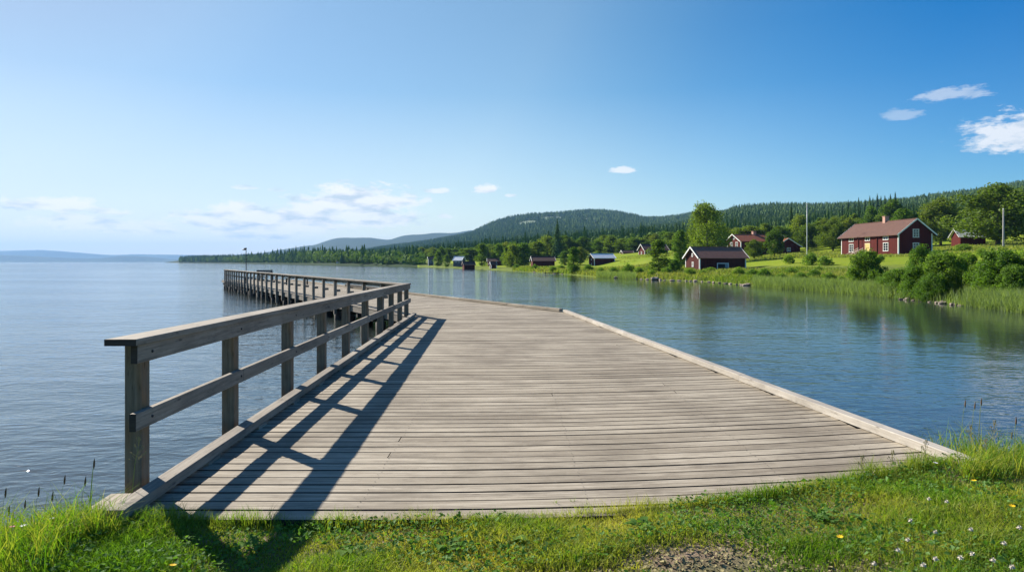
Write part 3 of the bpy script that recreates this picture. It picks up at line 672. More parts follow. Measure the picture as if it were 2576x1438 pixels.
house('farmhouse', 'red house with a pale roof edge half behind a leafy shoreline tree', (at(1622, 228), 228), (.985, .17), 8.2, 6, hz(644, 228), 2.1, 3.9, 'red_boards', 'clay_tile_roof', .4, wins=[('F', 1.3, 1.35, .6, .7, 2, 2), ('L', 3, 1.1, .6, .7, 2, 2)])
house('red_barn', 'bright red barn with blue grey metal roof under the big maple', (at(2416, 146), 146), (.985, -.17), 4.9, 4.2, terr_z(2435, 146) - .1, 2.1, 3.6, 'red_boards', 'metal_roof', .5, corners=False, cat='barn', barge=False)
for i, (x, lab) in enumerate(((846, 'small pale house on the far wooded point, left one of the pair'), (866, 'small pale house on the far wooded point, right one of the pair'))):
    house('cottage', lab, (at(x, 470), 470), (.97, .2 if i else -.2), 3.2, 2.6, .9, 1.5, 2.5, 'white_paint', 'black_roof', .3, corners=False, group='pale houses on the far point')
# flagpole and utility pole
zg = terr_z(2030, 150); e = empty('flagpole', (at(2030, 150), 150, zg)); tag(e, 'tall bare white flagpole in the grass left of the large farmhouse', 'flagpole')
H = hz(511.7, 150) - zg
b = MB(); b.tube([(0, 0, -.3), (0, 0, H * .5), (0, 0, H - .1)], [.10, .085, .06], 10); b.build('pole', 'pole_white', e, True)
b = MB(); b.tube([(-.3, 0, H - .1), (0, 0, H + .02), (.3, 0, H - .1)], [.05, .07, .05], 6); b.tube([(0, 0, H - .12), (0, 0, H + .1), (0, 0, H + .2)], [.08, .13, .04], 8); b.build('finial', 'pole_white', e, True)
zg = terr_z(2524, 127); e = empty('utility_pole', (at(2524.3, 127), 127, zg)); tag(e, 'grey wooden utility pole in front of the big maple', 'utility pole')
H = hz(526.7, 127) - zg
b = MB(); b.tube([(0, 0, -.5), (0, 0, H)], [.19, .13], 10); b.build('pole', 'pole_grey', e, True)
b = MB(); b.tube([(0, 0, H), (0, 0, H + .12), (0, 0, H + .2)], [.10, .13, .03], 8); b.build('insulator', 'white_paint', e, True)
# ------------------------------------------------------------------ trees
def leafmesh(name, C, Nn, size, mat, sj=.35):
    n = len(C); r = RNG.normal(size=(n, 3)); Nn = Nn + r * .75; Nn /= np.linalg.norm(Nn, axis=1, keepdims=True) + 1e-9
    a = np.cross(Nn, RNG.normal(size=(n, 3))); a /= np.linalg.norm(a, axis=1, keepdims=True) + 1e-9; b = np.cross(Nn, a)
    s = (size * (1 + sj * RNG.normal(size=n)))[:, None]; s = np.clip(s, size * .4, size * 2)
    V = np.stack([C - a * s * .5, C - b * s * .36 + Nn * s * .08, C + a * s * .5, C + b * s * .36 + Nn * s * .08], 1).reshape(-1, 3)
    return npmesh(name, V, np.arange(n * 4).reshape(-1, 4), mat)
def crown_pts(H, W, base, nblob, nleaf, shape, br, seed, weep=0.0):
    g = np.random.default_rng(seed); C, Nn, cen = [], [], []
    for k in range(nblob):
        t = g.uniform(0, 1) ** .9; prof = shape(t)
        ang = g.uniform(0, 2 * PI); rr = prof * W / 2 * math.sqrt(g.uniform(.15, 1.0)) * (1 + g.normal() * .2) - br * W * .25
        rr = max(rr, 0)
        cen.append((math.cos(ang) * rr, math.sin(ang) * rr, base + t * (H - base) * .97))
    cen = np.array(cen); per = nleaf // nblob
    for c in cen:
        R_ = br * W * g.uniform(.5, 1.6); q = g.normal(size=(per, 3)); q /= np.linalg.norm(q, axis=1, keepdims=True)
        rad = R_ * g.uniform(.45, 1.06, size=(per, 1)) ** .6
        p = c + q * rad * np.array([1, 1, .9])
        if weep: p[:, 2] -= weep * g.uniform(0, 1, per) ** 2
        C.append(p); Nn.append(q)
    return np.concatenate(C), np.concatenate(Nn), cen
def tree_proto(name, H, W, base, nblob, nleaf, size, shape, br, leafmat, barkmat, seed, trunk_r=.2, weep=0, stems=1):
    C, Nn, cen = crown_pts(H, W, base, nblob, nleaf, shape, br, seed, weep); 
    kx = W / 2 / np.percentile(np.hypot(C[:, 0], C[:, 1]), 97); kz = H / np.percentile(C[:, 2], 99.7)
    C *= [kx, kx, kz]; cen = cen * [kx, kx, kz]; C[:, 2] = np.maximum(C[:, 2], .02)
    crown = leafmesh(name + '_crown', C, Nn, size, leafmat)
    g = random.Random(seed); b = MB()
    for s_ in range(stems):
        x0 = g.uniform(-.12, .12) * W * (stems > 1); y0 = g.uniform(-.12, .12) * W * (stems > 1)
        tr = [(x0, y0, -.4), (x0 * 1.1 + g.uniform(-.1, .1), y0, H * .3), (x0 * 1.5 + g.uniform(-.2, .2), y0 + g.uniform(-.2, .2), H * .6), (x0 * 1.6, y0, H * .9)]
        b.tube(tr, [trunk_r, trunk_r * .75, trunk_r * .45, trunk_r * .1], 7)
    for c in cen[::max(1, len(cen) // 12)]:
        z0 = max(base * .7, c[2] - math.hypot(c[0], c[1]) * .8 - .3); z0 = min(z0, H * .8)
        b.tube([(0, 0, z0), (c[0] * .4, c[1] * .4, z0 * .6 + c[2] * .4), (c[0] * .75, c[1] * .75, z0 * .25 + c[2] * .75)], [trunk_r * .4, trunk_r * .25, trunk_r * .06], 5)
    return (crown, b.mesh(name + '_trunk', barkmat, True), H, W)
round_ = lambda t: math.sqrt(max(0.02, 1 - (2 * t - .9) ** 2 * .95)) * 1.0
egg = lambda t: math.sin(PI * min(1, (t * .86 + .12))) ** .75 * (1.05 - .35 * t)
colm = lambda t: (math.sin(PI * min(1, t * .9 + .1)) ** .5) * (.95 - .3 * t)
dome = lambda t: math.sqrt(max(.03, 1 - (t * .97) ** 2.2))
PR = {}
PR['maple'] = [tree_proto('maple', 10, 9, 1.6, 90, 17000, .30, round_, .13, 'leaf_maple', 'bark', s_, .28) for s_ in (1, 2)]
PR['birch'] = [tree_proto('birch', 12, 6, .9, 70, 9000, .30, egg, .15, 'leaf_birch', 'birch_bark', s_, .17, .5) for s_ in (3, 4, 5)]
PR['tall_birch'] = [tree_proto('tall_birch', 14, 9.5, .9, 130, 19000, .28, lambda t: math.sin(PI * min(1, t * .80 + .12)) ** .6 * (1.05 - .25 * t), .12, 'leaf_birch', 'birch_bark', 6, .25, 1.0)]
PR['column'] = [tree_proto('column', 10, 4, .4, 60, 7500, .26, colm, .19, 'leaf_birch', 'bark', s_, .13) for s_ in (7, 8)]
PR['bush'] = [tree_proto('bush', 3.6, 4.2, .1, 80, 19000, .12, dome, .13, 'leaf_bush', 'bark', s_, .05, 0, 4) for s_ in (9, 10, 12)]
PR['shrub'] = [tree_proto('shrub', 1.6, 2.4, .05, 34, 3000, .13, dome, .17, 'leaf_bush', 'bark', s_, .03, 0, 3) for s_ in (13, 14)]
def spruce_proto(seed, H=14, W=4.6):
    g = np.random.default_rng(seed); V, Fc = [], []
    nl = 26
    for i in range(nl):
        t = i / (nl - 1); z = .9 + t * (H - 1.2); r = W / 2 * (1 - t) ** .85 * g.uniform(.85, 1.15) + .12
        nb = int(11 - 5 * t); a0 = g.uniform(0, 6.28)
        for j in range(nb):
            a = a0 + 2 * PI * j / nb + g.normal() * .12; rr = r * g.uniform(.75, 1.15); d = np.array([math.cos(a), math.sin(a), 0]); p = np.array([-d[1], d[0], 0]); w = rr * .24 + .08
            droop = rr * .42
            p0 = np.array([0, 0, z + .25]); p1 = d * rr * .55 + np.array([0, 0, z - droop * .35]); p2 = d * rr + np.array([0, 0, z - droop * .8])
            k = len(V); V += [p0, p1 + p * w - [0, 0, .22 * rr * .5], p2, p1 - p * w - [0, 0, .22 * rr * .5], p1 + [0, 0, .05]]
            Fc += [(k, k + 1, k + 4), (k, k + 4, k + 3), (k + 4, k + 1, k + 2), (k + 4, k + 2, k + 3)]
            for q in (.4, .7, .95):
                c = p0 * (1 - q) + p2 * q; k = len(V); V += [c + p * w * .8, c - p * w * .8, c - [0, 0, .35 + .1 * rr]]; Fc.append((k, k + 1, k + 2))
    crown = npmesh('spruce_crown', np.array(V), np.array(Fc), 'needles')
    b = MB(); b.tube([(0, 0, -.5), (0, 0, H * .5), (0, 0, H)], [.2, .12, .02], 7)
    return (crown, b.mesh('spruce_trunk', 'bark', True), H, W)
PR['spruce'] = [spruce_proto(s_) for s_ in (21, 22, 23)]
NTREE = 0
def plant(kind, name, label, cat, x, Z, ytop=None, wpx=None, H=None, W=None, group=None, v=0, sink=0.0, X=None, zbase=None):
    """x: photo column of the stem; Z: distance; height reaches photo row ytop"""
    global NTREE
    pr = PR[kind][v % len(PR[kind])]; zb = terr_z(x, Z) - sink if zbase is None else zbase
    if H is None: H = hz(ytop, Z) - zb
    if W is None: W = wpx * Z / F0 if wpx else pr[3] * H / pr[2]
    e = empty(name, (at(x, Z), Z, zb), random.uniform(0, 6.28)); e.scale = (W / pr[3], W / pr[3], H / pr[2]); tag(e, label, cat, group)
    c = link('crown', pr[0], e); c2 = link('trunk' if kind not in ('bush', 'shrub') else 'stems', pr[1], e)
    NTREE += 1; return e
# the trees that stand out in the photograph
T = plant
T('tall_birch', 'birch_tree', 'tallest leafy tree, broad and olive green, behind the shore barn', 'tree', 1779, 150, 512, 116)
T('column', 'birch_tree', 'narrow yellow green tree left of the tallest tree', 'tree', 1712, 133, 580, 42, v=1)
T('column', 'aspen_tree', 'leafy dark green tree alone on the bank left of the shore barn', 'tree', 1657, 101, 603, 56)
T('maple', 'maple_tree', 'round yellow green tree in front of the orange roofed house', 'tree', 1948, 160, 577, 54)
T('maple', 'maple_tree', 'lower twin topped tree beside the round yellow green tree', 'tree', 1897, 158, 604, 50, v=1)
T('column', 'alder_tree', 'small conical alder alone on the bank left of the metal roofed barn', 'tree', 1443, 124, 622, 38, v=1)
T('maple', 'willow_tree', 'round dark bush tree just left of the metal roofed barn', 'tree', 1459, 205, 622, 40, v=1)
T('maple', 'maple_tree', 'broad olive maple with a visible trunk right of the large farmhouse', 'tree', 2366, 165, 499, 118)
T('maple', 'maple_tree', 'huge spreading maple at the right edge behind the utility pole', 'tree', 2510, 139, 467, 200, v=1)
T('maple', 'maple_tree', 'dark green maple rising behind the farmhouse chimney', 'tree', 2247, 205, 505, 76, v=1)
T('birch', 'birch_tree', 'pale birch behind the left half of the farmhouse roof', 'tree', 2190, 200, 520, 56)
T('birch', 'birch_tree', 'yellowish birch left of the large farmhouse roof', 'tree', 2150, 206, 538, 46, v=1)
T('maple', 'maple_tree', 'dark maple half hidden by the right edge maple', 'tree', 2612, 185, 470, 130)
T('birch', 'birch_tree', 'pale birch right behind the white flagpole', 'tree', 2012, 222, 540, 62, v=2)
T('birch', 'birch_tree', 'sunlit birch just right of the white flagpole', 'tree', 2062, 225, 549, 44, v=1)
T('birch', 'birch_tree', 'slim darker birch between flagpole and farmhouse', 'tree', 2100, 222, 545, 42)
T('maple', 'maple_tree', 'tree behind the blue grey metal roof on the right', 'tree', 2432, 238, 530, 60)
# big bushes on the right bank
T('bush', 'willow_bush', 'big round dark green bush below the farmhouse door', 'bush', 2180, 51.5, 630, 96)
T('bush', 'willow_bush', 'tall slim bush reaching up to the farmhouse gable window', 'bush', 2314, 43.5, 618, 70, v=1)
T('bush', 'willow_bush', 'broad light green bush in the middle of the right bank thicket', 'bush', 2375, 41, 634, 144, v=2)
T('bush', 'willow_bush', 'low grey green bush beside the round bush on the right bank', 'bush', 2262, 45.5, 676, 92)
T('bush', 'willow_bush', 'dark bush at the right end of the middle thicket', 'bush', 2428, 41.5, 638, 88, v=1)
T('bush', 'willow_bush', 'large bright bush filling the right edge of the photo', 'bush', 2515, 36.8, 629, 158)
T('bush', 'willow_bush', 'dark bush cut off by the right edge of the photo', 'bush', 2610, 35.5, 622, 130, v=2)
T('bush', 'willow_bush', 'low bush in front of the middle thicket near the rocks', 'bush', 2345, 39.8, 688, 84, v=1)
T('bush', 'willow_bush', 'medium bush filling the thicket under the farmhouse gable corner', 'bush', 2300, 42, 668, 74, v=2)
T('bush', 'willow_bush', 'medium dark bush between the broad light bush and the right end bush', 'bush', 2405, 40, 672, 72)
T('bush', 'willow_bush', 'medium bush joining the middle thicket to the bright right bush', 'bush', 2464, 39, 662, 72, v=1)
T('bush', 'willow_bush', 'low front bush under the bright right bush', 'bush', 2552, 35.2, 668, 96, v=2)
T('bush', 'willow_bush', 'low sprawling bush between round bush and thicket', 'bush', 2228, 47.5, 694, 60, v=2)
T('shrub', 'willow_bush', 'small shrub in front of the barn wall left of its doorway', 'bush', 1786, 108, 672, 34)
T('shrub', 'garden_bush', 'small dark bush at the upper edge below the red metal roofed barn', 'bush', 2420, 120, 613, 44)
T('bush', 'hazel_bush', 'bright bush at the foot of the lone tree left of the barn', 'bush', 1697, 104, 652, 46)
T('shrub', 'hazel_bush', 'light green low bush hugging the left barn corner', 'bush', 1675, 98, 672, 34)
ordn = ['first', 'second', 'third', 'fourth', 'fifth', 'sixth', 'seventh', 'eighth', 'ninth', 'tenth', 'eleventh', 'twelfth', 'thirteenth', 'fourteenth', 'fifteenth', 'sixteenth', 'seventeenth', 'eighteenth', 'nineteenth', 'twentieth', 'twenty first', 'twenty second', 'twenty third', 'twenty fourth', 'twenty fifth', 'twenty sixth', 'twenty seventh', 'twenty eighth', 'twenty ninth', 'thirtieth']
# shrubs along the bank
sh = [(1512, 112, 24), (1545, 108, 30), (1580, 104, 34), (1608, 98, 26), (1640, 92, 22), (1735, 88, 30), (1770, 92, 24), (1860, 84, 36), (1893, 80, 34), (1925, 72, 40), (1966, 68, 30), (1990, 82, 34), (2015, 66, 36), (2050, 70, 38), (2085, 62, 40), (2118, 58, 30), (2140, 66, 32), (2230, 62, 26), (1480, 128, 26), (1392, 140, 22), (1345, 158, 18), (1412, 150, 20), (1300, 175, 20), (2040, 104, 40), (2075, 100, 40), (1985, 112, 30), (2060, 88, 20), (2215, 100, 22), (2350, 112, 26), (2470, 100, 30)]
for i, (x, Z, w) in enumerate(sorted(sh)):
    T('shrub', 'bank_shrub', f'low green shrub on the right bank, {ordn[i]} from the left of its scattered row', 'bush', x, Z, None, w, H=w * Z / F0 * random.uniform(.55, .8), group='low shrubs scattered over the right bank', v=i)
# birches and other broadleaf trees: the row behind field and sheds
row = []
tops = tb((1040, 636), (1100, 630), (1130, 622), (1180, 622), (1240, 617), (1290, 609), (1340, 605), (1380, 594), (1440, 600), (1500, 602), (1550, 600), (1600, 596), (1640, 600), (1690, 588), (1830, 582), (1880, 576), (1990, 562), (2110, 552), (2300, 526), (2576, 500))
def topat(x): return float(np.interp(x, tops[0], tops[1][:, 0]))
x = 1046
while x < 2300:
    Zb = float(look(N4, x)[0]); Zc = float(look(N4b, x)[0]); Z = random.uniform(Zb + 4, Zc + 12); w = random.uniform(36, 60) * (260 / Z) ** .5
    row.append((x + random.uniform(-4, 4), Z, topat(x) + random.uniform(-12, 8), w * 1.12)); x += w * random.uniform(.34, .5)
for (x_, Z_, y_, w_) in ((1103, 285, 630, 26), (1124, 268, 640, 20), (1110, 300, 622, 30), (1212, 236, 612, 34), (1256, 232, 612, 38), (1290, 205, 614, 44), (1318, 205, 612, 46), (1275, 212, 620, 32), (1420, 205, 632, 30)): row.append((x_, Z_, y_, w_))
row.sort()
def landm(x):
    for a, s_ in ((1135, 'the dark tower shed'), (1215, 'the lakeside boathouse'), (1300, 'the tiny red shed'), (1410, 'the long low barn'), (1480, 'the conical alder'), (1560, 'the metal roofed barn'), (1640, 'the low dark shed'), (1720, 'the lone bank tree'), (1850, 'the tallest tree'), (2040, 'the orange roofed house'), (2115, 'the white flagpole'), (9999, 'the large farmhouse roof')):
        if x < a: return s_
cnt = {}
for i, (x, Z, y, w) in enumerate(row):
    lm = landm(x); cnt[lm] = cnt.get(lm, 0) + 1
    T(random.choice(['birch', 'birch', 'maple', 'column']), 'birch_tree', f'bright green leafy tree near {lm}, {ordn[cnt[lm] - 1]} from the left there', 'tree', x, Z, y, w, group='leafy trees in the belt behind the sheds', v=i)
# individual spruces in the front of the forest
i = 0; cnt = {}
sp = []
for (xa, xb, n) in ((1120, 1700, 60), (1700, 2130, 60), (2130, 2600, 60)):
    for _ in range(n):
        x = random.uniform(xa, xb); Zc = float(look(N4b, x)[0]); Z = Zc + random.uniform(14, 190); sp.append((x, Z, random.uniform(8, 12.5) * (1 if Z < 330 else .85)))
sp += [(1402, 262, 15.5), (1990, 236, 15), (2118, 430, 16), (2134, 420, 18), (2150, 430, 17), (2160, 410, 18.5), (2176, 430, 17.5), (2188, 410, 19), (2196, 430, 18), (2207, 420, 20), (2216, 440, 19), (2226, 410, 18.5), (2240, 420, 19.5), (2252, 420, 20.5), (2266, 430, 17)]
for (x, Z, H) in sorted(sp):
    lm = 'left part of the forest edge, behind the leafy belt' if x < 1700 else ('middle of the forest edge, behind the flagpole' if x < 2130 else 'right part of the forest edge, behind the large farmhouse')
    T('spruce', 'spruce_tree', 'dark pointed spruce in the ' + lm, 'tree', x, Z, H=H, group='spruces in the ' + lm.split(',')[0], v=i); i += 1
# ------------------------------------------------------------------ forests as masses
def mass(name, tmplV, tmplF, pos, H, W, tint, mat):
    n = len(pos); k = len(tmplV); a = RNG.uniform(0, 6.28, n); ca, sa = np.cos(a)[:, None], np.sin(a)[:, None]
    x = tmplV[None, :, 0] * W[:, None]; y = tmplV[None, :, 1] * W[:, None]; z = tmplV[None, :, 2] * H[:, None]
    V = np.stack([x * ca - y * sa + pos[:, None, 0], x * sa + y * ca + pos[:, None, 1], z + pos[:, None, 2]], -1).reshape(-1, 3)
    F = (tmplF[None] + (np.arange(n) * k)[:, None, None]).reshape(-1, tmplF.shape[1])
    return V, F, np.repeat(tint, k)
def cone_tmpl(tiers, pts, seed):
    g = np.random.default_rng(seed); V, F = [], []
    for i in range(tiers):
        t = i / tiers; z0 = .06 + t * .90; z1 = min(1., z0 + 1.6 / tiers); r = .5 * (1 - t) ** .85 + .03; k = len(V); V.append((0, 0, z1))
        a0 = g.uniform(0, 6)
        for j in range(2 * pts):
            rr = r * (1.12 if j % 2 == 0 else .55) * g.uniform(.8, 1.15); a = a0 + PI * j / pts; V.append((rr * math.cos(a), rr * math.sin(a), z0 - (.05 if j % 2 == 0 else -.03) / tiers * 5))
        for j in range(2 * pts): F.append((k, k + 1 + j, k + 1 + (j + 1) % (2 * pts)))
    return np.array(V), np.array(F)
def blob_tmpl(n, seed):
    g = np.random.default_rng(seed); V, F = [], []
    for i in range(n):
        q = g.normal(size=3); q /= np.linalg.norm(q); c = np.array([q[0] * .42, q[1] * .42, .56 + q[2] * .42]); a = np.cross(q, g.normal(size=3)); a /= np.linalg.norm(a); b = np.cross(q, a); s_ = g.uniform(.045, .08) * (190 / n) ** .4
        k = len(V); V += [c - a * s_, c + b * s_ * .8, c + a * s_, ]; F.append((k, k + 1, k + 2))
        V.append(c - b * s_ * .8); F.append((k, k + 2, k + 3))
    return np.array(V), np.array(F)
def scatter(x0, x1, Z0f, Z1f, per, minz=-9):
    """roughly even positions per area inside the photo-column wedge"""
    out = []
    xs = np.arange(x0, x1, 10.0)
    for x in xs:
        Za, Zb = Z0f(x), Z1f(x)
        if Zb <= Za: continue
        area = 10 / F0 * (Zb ** 2 - Za ** 2) / 2; n = RNG.poisson(area / per)
        Z = np.sqrt(RNG.uniform(Za ** 2, Zb ** 2, n)); xx = x + RNG.uniform(0, 10, n)
        for a, b in zip(xx, Z):
            if any(((a - c[0]) / c[2]) ** 2 + ((b - c[1]) / c[3]) ** 2 < 1 for c in CLEAR): continue
            out.append((a, b))
    out = np.array(out); z = []
    P_ = profile(out[:, 0])
    z = np.array([np.interp(o_[1], p_[:, 0], p_[:, 1]) for o_, p_ in zip(out, P_)])
    X = (out[:, 0] - CX) * out[:, 1] / F0
    k = z > minz
    return np.stack([X, out[:, 1], z - .3], -1)[k], out[k, 0]
n4b = lambda x: float(look(N4b, x)[0])
def forest(name, label, parts):
    Vs, Fs, Ts = [], [], []; off = 0
    for (V, F, tn) in parts: Vs.append(V); Fs.append(F + off); Ts.append(tn); off += len(V)
    o = link(name, npmesh(name, np.concatenate(Vs), np.concatenate(Fs), 'forest_needles', tint=np.concatenate(Ts))); tag(o, label, 'forest', kind='stuff')
c1, c2, c3 = cone_tmpl(8, 7, 1), cone_tmpl(5, 4, 2), cone_tmpl(2, 4, 3); b1, b2 = blob_tmpl(190, 4), blob_tmpl(44, 5)
def tints(n, lo, hi): return RNG.uniform(lo, hi, n)
p, xs_ = scatter(1060, 2900, lambda x: n4b(x) + 25, lambda x: 700, 20); dec = RNG.uniform(size=len(p)) < np.clip((480 - p[:, 1]) / 300, .16, .6)
n1, n2_ = (~dec).sum(), dec.sum()
forest('hillside_forest', 'dense dark spruce forest covering the slope behind the red houses', [
    mass('a', *c1, p[~dec], RNG.uniform(.55, 1.35, n1) * np.interp(p[~dec][:, 1], [250, 450, 700], [10.5, 8.5, 8]), RNG.uniform(2.6, 4.2, n1), tints(n1, 0, .45), None),
    mass('b', *b1, p[dec], RNG.uniform(5, 8.5, n2_), RNG.uniform(3.2, 5.2, n2_), tints(n2_, .5, .9), None)])
p, xs_ = scatter(850, 2900, lambda x: 700 if x > 1060 else 760, lambda x: 1350, 42); n = len(p); dec = RNG.uniform(size=n) < .22
forest('ridge_forest', 'spruce forest on the nearer ridge above the farm', [
    mass('a', *c2, p[~dec], RNG.uniform(8, 14, (~dec).sum()), RNG.uniform(3.2, 5.2, (~dec).sum()), tints((~dec).sum(), 0, .5), None),
    mass('b', *b2, p[dec], RNG.uniform(6, 9, dec.sum()), RNG.uniform(4, 6.5, dec.sum()), tints(dec.sum(), .5, .9), None)])
p, xs_ = scatter(860, 1900, lambda x: 1350, lambda x: 2330, 75, 9); n = len(p)
forest('mountain_forest', 'blue green spruce forest covering the rounded mountain', [mass('a', *c3, p, RNG.uniform(9, 15, n), RNG.uniform(4.5, 8, n), tints(n, 0, 1.0) ** 1.5, None)])
# promontory and far shore wood
p, xs_ = scatter(452, 1062, lambda x: float(look(shore, x)[0]) * 1.015 + 3, lambda x: min(float(look(shore, x)[0]) * 1.5 + 60, 2000), 75, .2)
pf, xf = scatter(452, 1058, lambda x: float(look(shore, x)[0]) * 1.004 + 2, lambda x: float(look(shore, x)[0]) * 1.03 + 12, 16, -.5); p = np.concatenate([p, pf]); xs_ = np.concatenate([xs_, xf])
Hs = np.interp(xs_, [455, 600, 700, 780, 840, 1060], [13, 12, 13, 14, 11, 8]) * RNG.uniform(.55, 1.15, len(p)); dec = RNG.uniform(size=len(p)) < .58
forest('point_forest', 'dark mixed wood on the low point across the lake', [
    mass('a', *c2, p[~dec], Hs[~dec] * 1.15, RNG.uniform(4, 6, (~dec).sum()), tints((~dec).sum(), 0, .4), None),
    mass('b', *b2, p[dec], Hs[dec] * .8, RNG.uniform(6, 9, dec.sum()), tints(dec.sum(), .4, .9), None)])
# ------------------------------------------------------------------ reeds, meadow tufts
def blades(P0, H, W, lean, seg=2, leanang=None):
    n = len(P0); a = RNG.uniform(0, 2 * PI, n); ax = np.stack([np.cos(a), np.sin(a), np.zeros(n)], -1)
    b = RNG.uniform(0, 2 * PI, n) if leanang is None else leanang; ld = np.stack([np.cos(b), np.sin(b), np.zeros(n)], -1) * (lean * H)[:, None]
    up = np.array([0, 0, 1.])
    mid = P0 + up * (H * .55)[:, None] + ld * .3; tip = P0 + up * (H * (1 - .25 * lean))[:, None] + ld
    w = ax * (W / 2)[:, None]
    V = np.stack([P0 - w, P0 + w, mid + w * .8, mid - w * .8, tip], 1).reshape(-1, 3); i = np.arange(n)[:, None] * 5
    F = np.concatenate([i + np.array([0, 1, 2]), i + np.array([0, 2, 3]), i + np.array([3, 2, 4])], 0)
    return V, F
def blade_obj(name, label, cat, P0, H, W, lean, mat, tint, leanang=None):
    V, F = blades(P0, H, W, lean, leanang=leanang); o = link(name, npmesh(name, V, F, mat, tint=np.repeat(tint, 5))); tag(o, label, cat, kind='stuff'); return o
def band(x0, x1, n, f0, f1):
    x = RNG.uniform(x0, x1, n); s_ = look(shore, x)[:, 0]; Z = f0(x, s_) + RNG.uniform(0, 1, n) * (f1(x, s_) - f0(x, s_))
    P_ = profile(x); z = np.array([np.interp(zz, p_[:, 0], p_[:, 1]) for zz, p_ in zip(Z, P_)])
    return np.stack([(x - CX) * Z / F0, Z, np.maximum(z, -.3)], -1), x
def reed_x(n):
    q = RNG.uniform(size=n); return q
pts = []
for (a, b_, n) in ((1895, 2235, 15000), (2430, 2700, 14000), (1580, 1640, 0), (1500, 1600, 3500), (2235, 2430, 900)):
    if n: pts.append(band(a, b_, n, lambda x, s_: s_ - 1.3, lambda x, s_: s_ + 3.2)[0])
p = np.concatenate(pts); n = len(p)
blade_obj('reeds', 'pale green reeds along the waterline of the right bank', 'reeds', p, RNG.uniform(.5, 1.05, n), RNG.uniform(.018, .034, n), RNG.uniform(.1, .5, n), 'reed_green', RNG.uniform(0, 1, n))
p, _ = band(1290, 2750, 60000, lambda x, s_: s_ + .7, lambda x, s_: s_ + np.clip(s_ * .7, 18, 45)); n = len(p); sz = np.clip(p[:, 1] / 60, .6, 3)
blade_obj('meadow_grass', 'tall uneven meadow grass covering the right bank', 'grass', p - [0, 0, .05], RNG.uniform(.2, .6, n) * sz ** .35, RNG.uniform(.05, .10, n) * sz, RNG.uniform(.1, .6, n), 'meadow_green', np.clip(.5 + .35 * np.sin(p[:, 0] * .21) * np.cos(p[:, 1] * .17) + RNG.normal(0, .22, n), 0, 1))
p, _ = band(1480, 2750, 26000, lambda x, s_: look(N3, x)[:, 0] + 8, lambda x, s_: look(N4, x)[:, 0] + 10); n = len(p)
keep = (np.sin(p[:, 0] * .13 + 2) * np.cos(p[:, 1] * .09) > .05) | (p[:, 0] > 55); p = p[keep]; n = len(p)
blade_obj('upper_meadow_grass', 'straw tinted rough grass around the farmhouses', 'grass', p - [0, 0, .05], RNG.uniform(.2, .55, n), RNG.uniform(.10, .22, n), RNG.uniform(.1, .6, n), 'meadow_green', RNG.uniform(.3, 1.0, n))
# rocks
def rock_mesh(seed):
    import bmesh
    g = random.Random(seed); bm = bmesh.new(); bmesh.ops.create_icosphere(bm, subdivisions=3, radius=1.0)
    ph = [g.uniform(0, 6) for _ in range(6)]
    pl = [(Vector((g.gauss(0, 1), g.gauss(0, 1), g.gauss(0, .8))).normalized(), g.uniform(.55, .85)) for _ in range(9)]
    for v in bm.verts:
        d = v.co.normalized(); r = 1 + .12 * math.sin(3 * d.x + ph[0]) + .1 * math.sin(4 * d.y + ph[1])
        for n_, k_ in pl:
            q = d.dot(n_)
            if q > 0: r = min(r, k_ / max(q, .3))
        v.co = d * r * (1 + g.uniform(-.02, .02))
    me = bpy.data.meshes.new('rock'); bm.to_mesh(me); bm.free(); me.materials.append(M['rock']); return me
rks = [rock_mesh(s_) for s_ in range(5)]
rk = [(1556, 26), (1602, 20), (1632, 26, 1), (1648, 36, 1), (1662, 26, 1), (1690, 22), (1712, 20), (1738, 18), (1752, 30, 1), (1766, 20), (1779, 24), (1795, 24), (1808, 20), (1822, 22), (1836, 28), (1850, 20), (1866, 24), (1882, 46, 1), (1870, 18), (2268, 26), (2284, 34, 1), (2322, 26), (2340, 22), (2356, 30), (2374, 44, 1), (2392, 26), (2402, 26), (2414, 20), (1395, 16), (1415, 14), (1345, 14), (2300, 16), (2312, 16), (1575, 18), (1617, 16), (1675, 14), (1725, 16)]
rk.sort()
for i, r_ in enumerate(rk):
    x = r_[0] + random.uniform(-4, 4); Z = float(look(shore, x)[0]) - (1.0 if x > 2000 else .4); w = r_[1] * Z / F0 * .37; big = len(r_) > 2
    o = link('shore_rock', rks[i % 5]); o.location = (at(x, Z), Z + (w * .6 if big else 0), .02 + w * .05); w *= random.uniform(.6, 1.35); o.scale = (w, w * random.uniform(.55, .9), w * (.42 if big else .30)); o.rotation_euler = (random.uniform(-.2, .2), random.uniform(-.2, .2), random.uniform(0, 6))
    seg = 'below the shore barn' if 1600 < x < 1900 else ('below the right bushes' if x > 2000 else 'on the farther shoreline')
    cnt[seg] = cnt.get(seg, 0) + 1
    tag(o, f'{"large pale" if big else "small brownish"} rock at the waterline {seg}, {ordn[cnt[seg] - 1]} from the left', 'rock', 'rocks along the waterline')
e = empty('landing_stage', (at(1400, 134), 133, .0)); tag(e, 'low dark wooden landing stage lying on the water before the long low barn', 'jetty')
b = MB(); b.beam((-2.6, 0, .14), (2.6, .5, .14), 1.3, .1); b.build('platform', 'pile_wood', e)
for x in (-2.2, 0, 2.2): b = MB(); b.beam((x, -.2, -.6), (x, -.2, .3), .14, .14, up=(1, 0, 0)); b.build('post', 'pile_wood', e)
